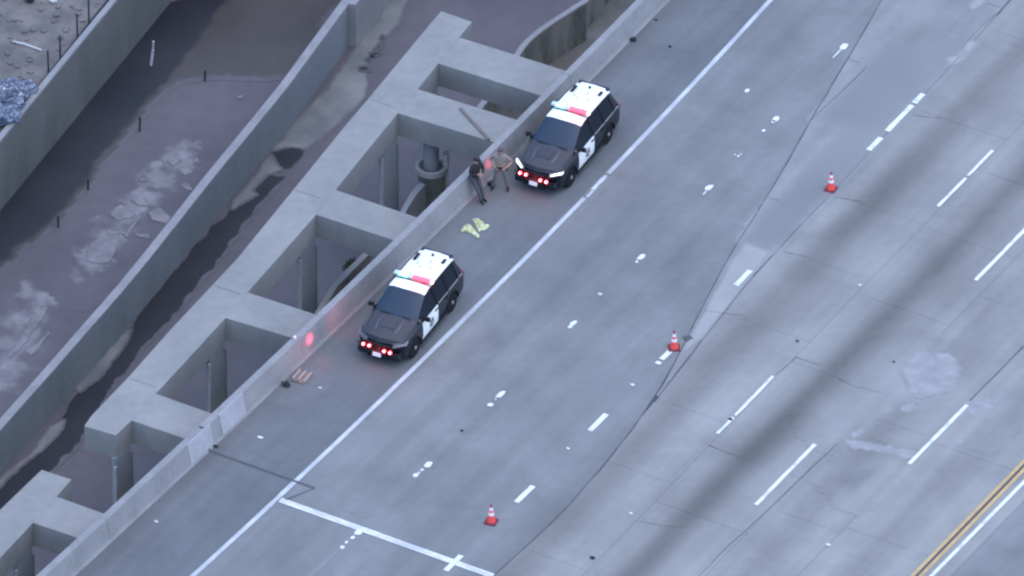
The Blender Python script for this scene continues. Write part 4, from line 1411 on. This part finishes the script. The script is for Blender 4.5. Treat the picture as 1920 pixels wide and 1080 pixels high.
def base_body(hipz, feetL, feetR, kneeL, kneeR, lean=0.0):
    z = hipz
    J = {'pelvis': ((0, 0, z), (.155, .11)), 'waist': ((0, lean * .2, z + .18), (.145, .105)), 'chest': ((0, lean * .6, z + .40), (.18, .12)), 'neck': ((0, lean * .9, z + .56), .058),
         'jaw': ((0, lean + .03, z + .63), .075), 'head': ((0, lean + .02, z + .72), .092), 'crown': ((0, lean + .01, z + .78), .07), 'nose': ((0, lean + .125, z + .69), .014),
         'shL': ((.19, lean * .8, z + .48), .068), 'shR': ((-.19, lean * .8, z + .48), .068),
         'hpL': ((.10, 0, z - .05), .092), 'hpR': ((-.10, 0, z - .05), .092),
         'knL': (kneeL, .064), 'knR': (kneeR, .064),
         'anL': ((feetL[0], feetL[1], .11), .048), 'anR': ((feetR[0], feetR[1], .11), .048),
         'heL': ((feetL[0], feetL[1] - .04, .045), .042), 'heR': ((feetR[0], feetR[1] - .04, .045), .042),
         'toL': ((feetL[0] + .02, feetL[1] + .17, .038), .036), 'toR': ((feetR[0] - .02, feetR[1] + .17, .038), .036)}
    E = [('pelvis', 'waist', 'shirt'), ('waist', 'chest', 'shirt'), ('chest', 'neck', 'shirt'), ('neck', 'jaw', 'skin'), ('jaw', 'head', 'skin'), ('head', 'crown', 'skin'), ('jaw', 'nose', 'skin'),
         ('chest', 'shL', 'shirt'), ('chest', 'shR', 'shirt'), ('pelvis', 'hpL', 'pants'), ('pelvis', 'hpR', 'pants'), ('hpL', 'knL', 'pants'), ('hpR', 'knR', 'pants'),
         ('knL', 'anL', 'pants'), ('knR', 'anR', 'pants'), ('anL', 'heL', 'boot'), ('anR', 'heR', 'boot'), ('heL', 'toL', 'boot'), ('heR', 'toR', 'boot')]
    return J, E


# officer in black, leaning back on the barrier, arms folded in front
J, E = base_body(.88, (.05, .42), (-.10, .36), (.08, .26, .47), (-.10, .24, .47), .10)
J['elL'] = ((.29, .10, 1.12), .05); J['elR'] = ((-.29, .10, 1.12), .05)
J['wrL'] = ((.10, .27, 1.10), .036); J['wrR'] = ((-.10, .30, 1.05), .036)
E += [('shL', 'elL', 'shirt'), ('elL', 'wrL', 'shirt'), ('shR', 'elR', 'shirt'), ('elR', 'wrR', 'shirt')]
hand(J, E, 'L', 'wrL', (-1, .1, -.1), (0, 0, 1)); hand(J, E, 'R', 'wrR', (1, .1, .0), (0, 0, 1))


def ex1(root, H):
    cp = MB().lathe([(.105, -.01), (.112, .03), (.10, .08), (.06, .115), (.01, .12)], tuple(H + Vector((0, 0, .01))), 16).build('cap', M_BOOT, root, True)
    MB().box(tuple(H + Vector((0, .13, .02))), (.15, .10, .015)).build('cap_peak', M_BOOT, cp)
    MB().lathe([(.165, 0), (.172, .03), (.165, .06)], (0, 0.01, .89), 18).build('duty_belt', M_BOOT, root, True)
    for s in (1, -1):
        MB().box((s * .035, H.y + .095, H.z - .0), (.02, .01, .012)).build('eye', M_HAIR, root)
    MB().box((0, H.y + .10, H.z - .075), (.045, .012, .01)).build('mouth', M_HAIR, root)


pf = G(904, 378)
zo = {'shirt': M_NAVY, 'pants': mat('dark_grey_trousers', (.055, .056, .068), (.075, .076, .09), 8, .9), 'skin': M_SKIN, 'boot': M_BOOT}
rz1 = R(-110)
fo = Matrix.Rotation(rz1, 3, 'Z') @ Vector((-.02, .40, 0))
person((pf.x - fo.x, pf.y - fo.y, 0), rz1, J, E, zo, 'officer in black jacket and cap leaning on the barrier, left of the other officer', ex1)

# officer in tan, standing apart-legged with hands on the belt
J, E = base_body(.90, (.27, .03), (-.24, .0), (.19, .05, .49), (-.17, .04, .49), .04)
J['elL'] = ((.38, -.06, 1.14), .048); J['elR'] = ((-.38, -.06, 1.14), .048)
J['wrL'] = ((.20, .12, .98), .034); J['wrR'] = ((-.20, .12, .98), .034)
E += [('shL', 'elL', 'shirt'), ('elL', 'wrL', 'skin'), ('shR', 'elR', 'shirt'), ('elR', 'wrR', 'skin')]
hand(J, E, 'L', 'wrL', (-.8, .5, -.2), (0, 0, 1)); hand(J, E, 'R', 'wrR', (.8, .5, -.2), (0, 0, 1))


def ex2(root, H):
    MB().lathe([(.098, -.02), (.104, .03), (.09, .08), (.05, .105), (.01, .11)], tuple(H + Vector((0, -.012, .0))), 16).build('hair', mat('brown_hair', (.09, .07, .075), rough=.8), root, True)
    b = MB().lathe([(.168, 0), (.176, .03), (.168, .06)], (0, 0.0, .92), 18).build('duty_belt', M_BOOT, root, True)
    MB().box((-.20, 0, .88), (.05, .09, .20)).build('holster', M_BOOT, b)
    for s in (1, -1):
        MB().box((s * .035, H.y + .095, H.z - .0), (.02, .01, .012)).build('eye', M_HAIR, root)
    MB().box((0, H.y + .10, H.z - .075), (.045, .012, .01)).build('mouth', M_HAIR, root)


pa, pb_ = G(928, 351), G(950, 357)
pm = (pa + pb_) / 2
person((pm.x, pm.y, 0), R(-160), J, E, {'shirt': M_KHAKI, 'pants': M_GREYT, 'skin': M_SKIN, 'boot': M_BOOT}, 'officer in tan uniform with black belt, standing at the corner of the upper SUV', ex2)

# ------------------------------------------------------------------ THINGS ON THE ROAD
o840 = lambda p: (840 + p[0] / 5.4, 260 + p[1] / 5.4)


def cloth(name, outline, m, hmax, seed, loc_label, cat, group=None):
    pts = [G(*o840(p)) for p in outline]
    c = sum(pts, Vector()) / len(pts)
    P2 = [Vector((p.x - c.x, p.y - c.y)) for p in pts]
    xs = [p.x for p in P2]; ys_ = [p.y for p in P2]
    st = .035
    inside = {}
    V = []; Fc = []

    def inp(x, y):
        r_ = False; n = len(P2); j = n - 1
        for i in range(n):
            if (P2[i].y > y) != (P2[j].y > y) and x < (P2[j].x - P2[i].x) * (y - P2[i].y) / (P2[j].y - P2[i].y) + P2[i].x: r_ = not r_
            j = i
        return r_

    def dist(x, y):
        d = 9; q = Vector((x, y))
        for i in range(len(P2)):
            a, b = P2[i], P2[(i + 1) % len(P2)]
            t = max(0, min(1, (q - a).dot(b - a) / max(1e-9, (b - a).length_squared)))
            d = min(d, (q - (a + (b - a) * t)).length)
        return d
    nx = int((max(xs) - min(xs)) / st) + 2; ny = int((max(ys_) - min(ys_)) / st) + 2
    vi = {}
    for i in range(nx):
        for j in range(ny):
            x = min(xs) + i * st; y = min(ys_) + j * st
            if inp(x, y):
                d = dist(x, y)
                h = min(1, d / .12)
                z = .012 + h * hmax * (.15 + 2.2 * abs(noise.noise(Vector((x * 4.5 + y * 2, y * 6 - x * 3, seed)))) + .5 * noise.noise(Vector((x * 14, y * 14, seed))))
                vi[(i, j)] = len(V); V.append((x, y, z))
    for (i, j) in list(vi):
        q = [(i, j), (i + 1, j), (i + 1, j + 1), (i, j + 1)]
        if all(k in vi for k in q): Fc.append(tuple(vi[k] for k in q))
    o = mesh(name, V, Fc, m, None, True, 80)
    fix_up(o)
    sm = o.modifiers.new('t', 'SOLIDIFY'); sm.thickness = .01
    o.location = (c.x, c.y, 0)
    tag(o, loc_label, cat, group)
    return o


cloth('yellow_vest', [(112, 935), (165, 880), (205, 862), (262, 905), (330, 995), (318, 1018), (285, 1015), (235, 970), (180, 948), (135, 955)], M_YCLOTH, .14, 1, 'pale yellow crumpled cloth on the road, the piece nearer the lower SUV', 'cloth', 'yellow cloths on the shoulder')
cloth('yellow_vest', [(232, 815), (275, 815), (345, 832), (370, 868), (428, 885), (400, 925), (310, 948), (285, 915), (262, 870)], M_YCLOTH, .14, 4, 'pale yellow crumpled cloth on the road, the piece nearer the officers', 'cloth', 'yellow cloths on the shoulder')
# cardboard
cc = G(566, 709)
cb = empty('cardboard_piece', (cc.x, cc.y, 0), R(4))
tag(cb, 'folded piece of brown cardboard lying at the barrier foot left of the lower SUV', 'cardboard')
MB().box((0, 0, .03), (.52, .62, .04), Matrix.Rotation(R(4), 3, 'Y')).build('flat_panel', M_CARD, cb)
for x_ in (-.22, .0, .22):
    MB().box((x_, .02, .09), (.07, .58, .07), Matrix.Rotation(R(14), 3, 'Y')).build('raised_flap', mat('pale_cardboard_edge', (.29, .25, .25), rough=.9), cb)
random.seed(2)
items = [((537, 723), .16, M_DARKJ, 'dark lump against the barrier foot beside the cardboard', 'dark_lump', 'debris'),
         ((1187, 76), .14, M_DARKJ, 'black lump of rubber on the shoulder above the upper SUV', 'rubber_scrap', 'debris'),
         ((1256, 88), .06, M_DARKJ, 'small dark scrap near the edge line at the top', 'rubber_scrap', 'debris'),
         ((1230, 38), .06, M_DARKJ, 'small dark scrap on the shoulder near the top picture edge', 'rubber_scrap', 'debris'),
         ((1111, 1047), .09, M_DARKJ, 'dark scrap on the lane at the bottom, right of the white joint strip', 'rubber_scrap', 'debris'),
         ((1553, 1023), .09, M_WHITEJ, 'white scrap alone on the lane near the bottom right', 'paper_scrap', 'litter'),
         ((1612, 536), .07, M_WHITEJ, 'tiny white scrap on the lane right of the middle, below the long dashes', 'paper_scrap', 'litter'),
         ((1183, 964), .07, M_WHITEJ, 'tiny white scrap right of the bottom traffic cone', 'paper_scrap', 'litter'),
         ((1125, 553), .08, M_WHITEJ, 'small white scrap in the lane level with the lower SUV roof', 'paper_scrap', 'litter'),
         ((1186, 723), .08, M_WHITEJ, 'small white scrap below the middle traffic cone', 'paper_scrap', 'litter'),
         ((1065, 842), .06, M_WHITEJ, 'tiny pale scrap between the two short solid dashes', 'paper_scrap', 'litter'),
         ((866, 808), .06, M_DARKJ, 'small dark scrap in the first lane, up from the worn line dots', 'rubber_scrap', 'debris'),
         ((1676, 679), .05, M_RUSTP, 'small dark scrap left of the pale round concrete patch', 'rubber_scrap', 'debris'),
         ((293, 979), .07, M_WHITEJ, 'tiny white scrap on the shoulder at the lower left', 'paper_scrap', 'litter'),
         ((1370, 787), .07, M_DARKJ, 'black scrap lying on the broken long dash', 'rubber_scrap', 'debris'),
         ((600, 838 - 110), .05, M_WHITEJ, 'tiny white scrap beside the cardboard', 'paper_scrap', 'litter'),
         ((404, 838), .09, M_DARKJ, 'dark lump in the corner where the joint meets the barrier', 'dark_lump', 'debris'),
         ((1495, 640), .06, M_RUSTP, 'dark scrap in the lane above the sealed crack corner', 'rubber_scrap', 'debris'),
         ((924, 352), .14, M_NAVY, 'black bag on the ground between the two officers', 'bag', 'bag')]
for i, (px, s2, m_, lb, nm, ct) in enumerate(items):
    g_ = G(*px)
    if i == len(items) - 1: g_ = g_ + Vector((-.12, .1, 0))
    o = crumple(nm, g_, (s2, s2 * .7), m_, s2 * .8, i + 60)
    tag(o, lb, ct, 'litter on the road' if i not in (len(items) - 1,) else None)
# dark tar spot by the middle cone
sheet('tar_spot', W(jag([(1278, 632), (1292, 629), (1300, 634), (1287, 641)], .8, 5), 0), 0.0125, M_JOINT, road)
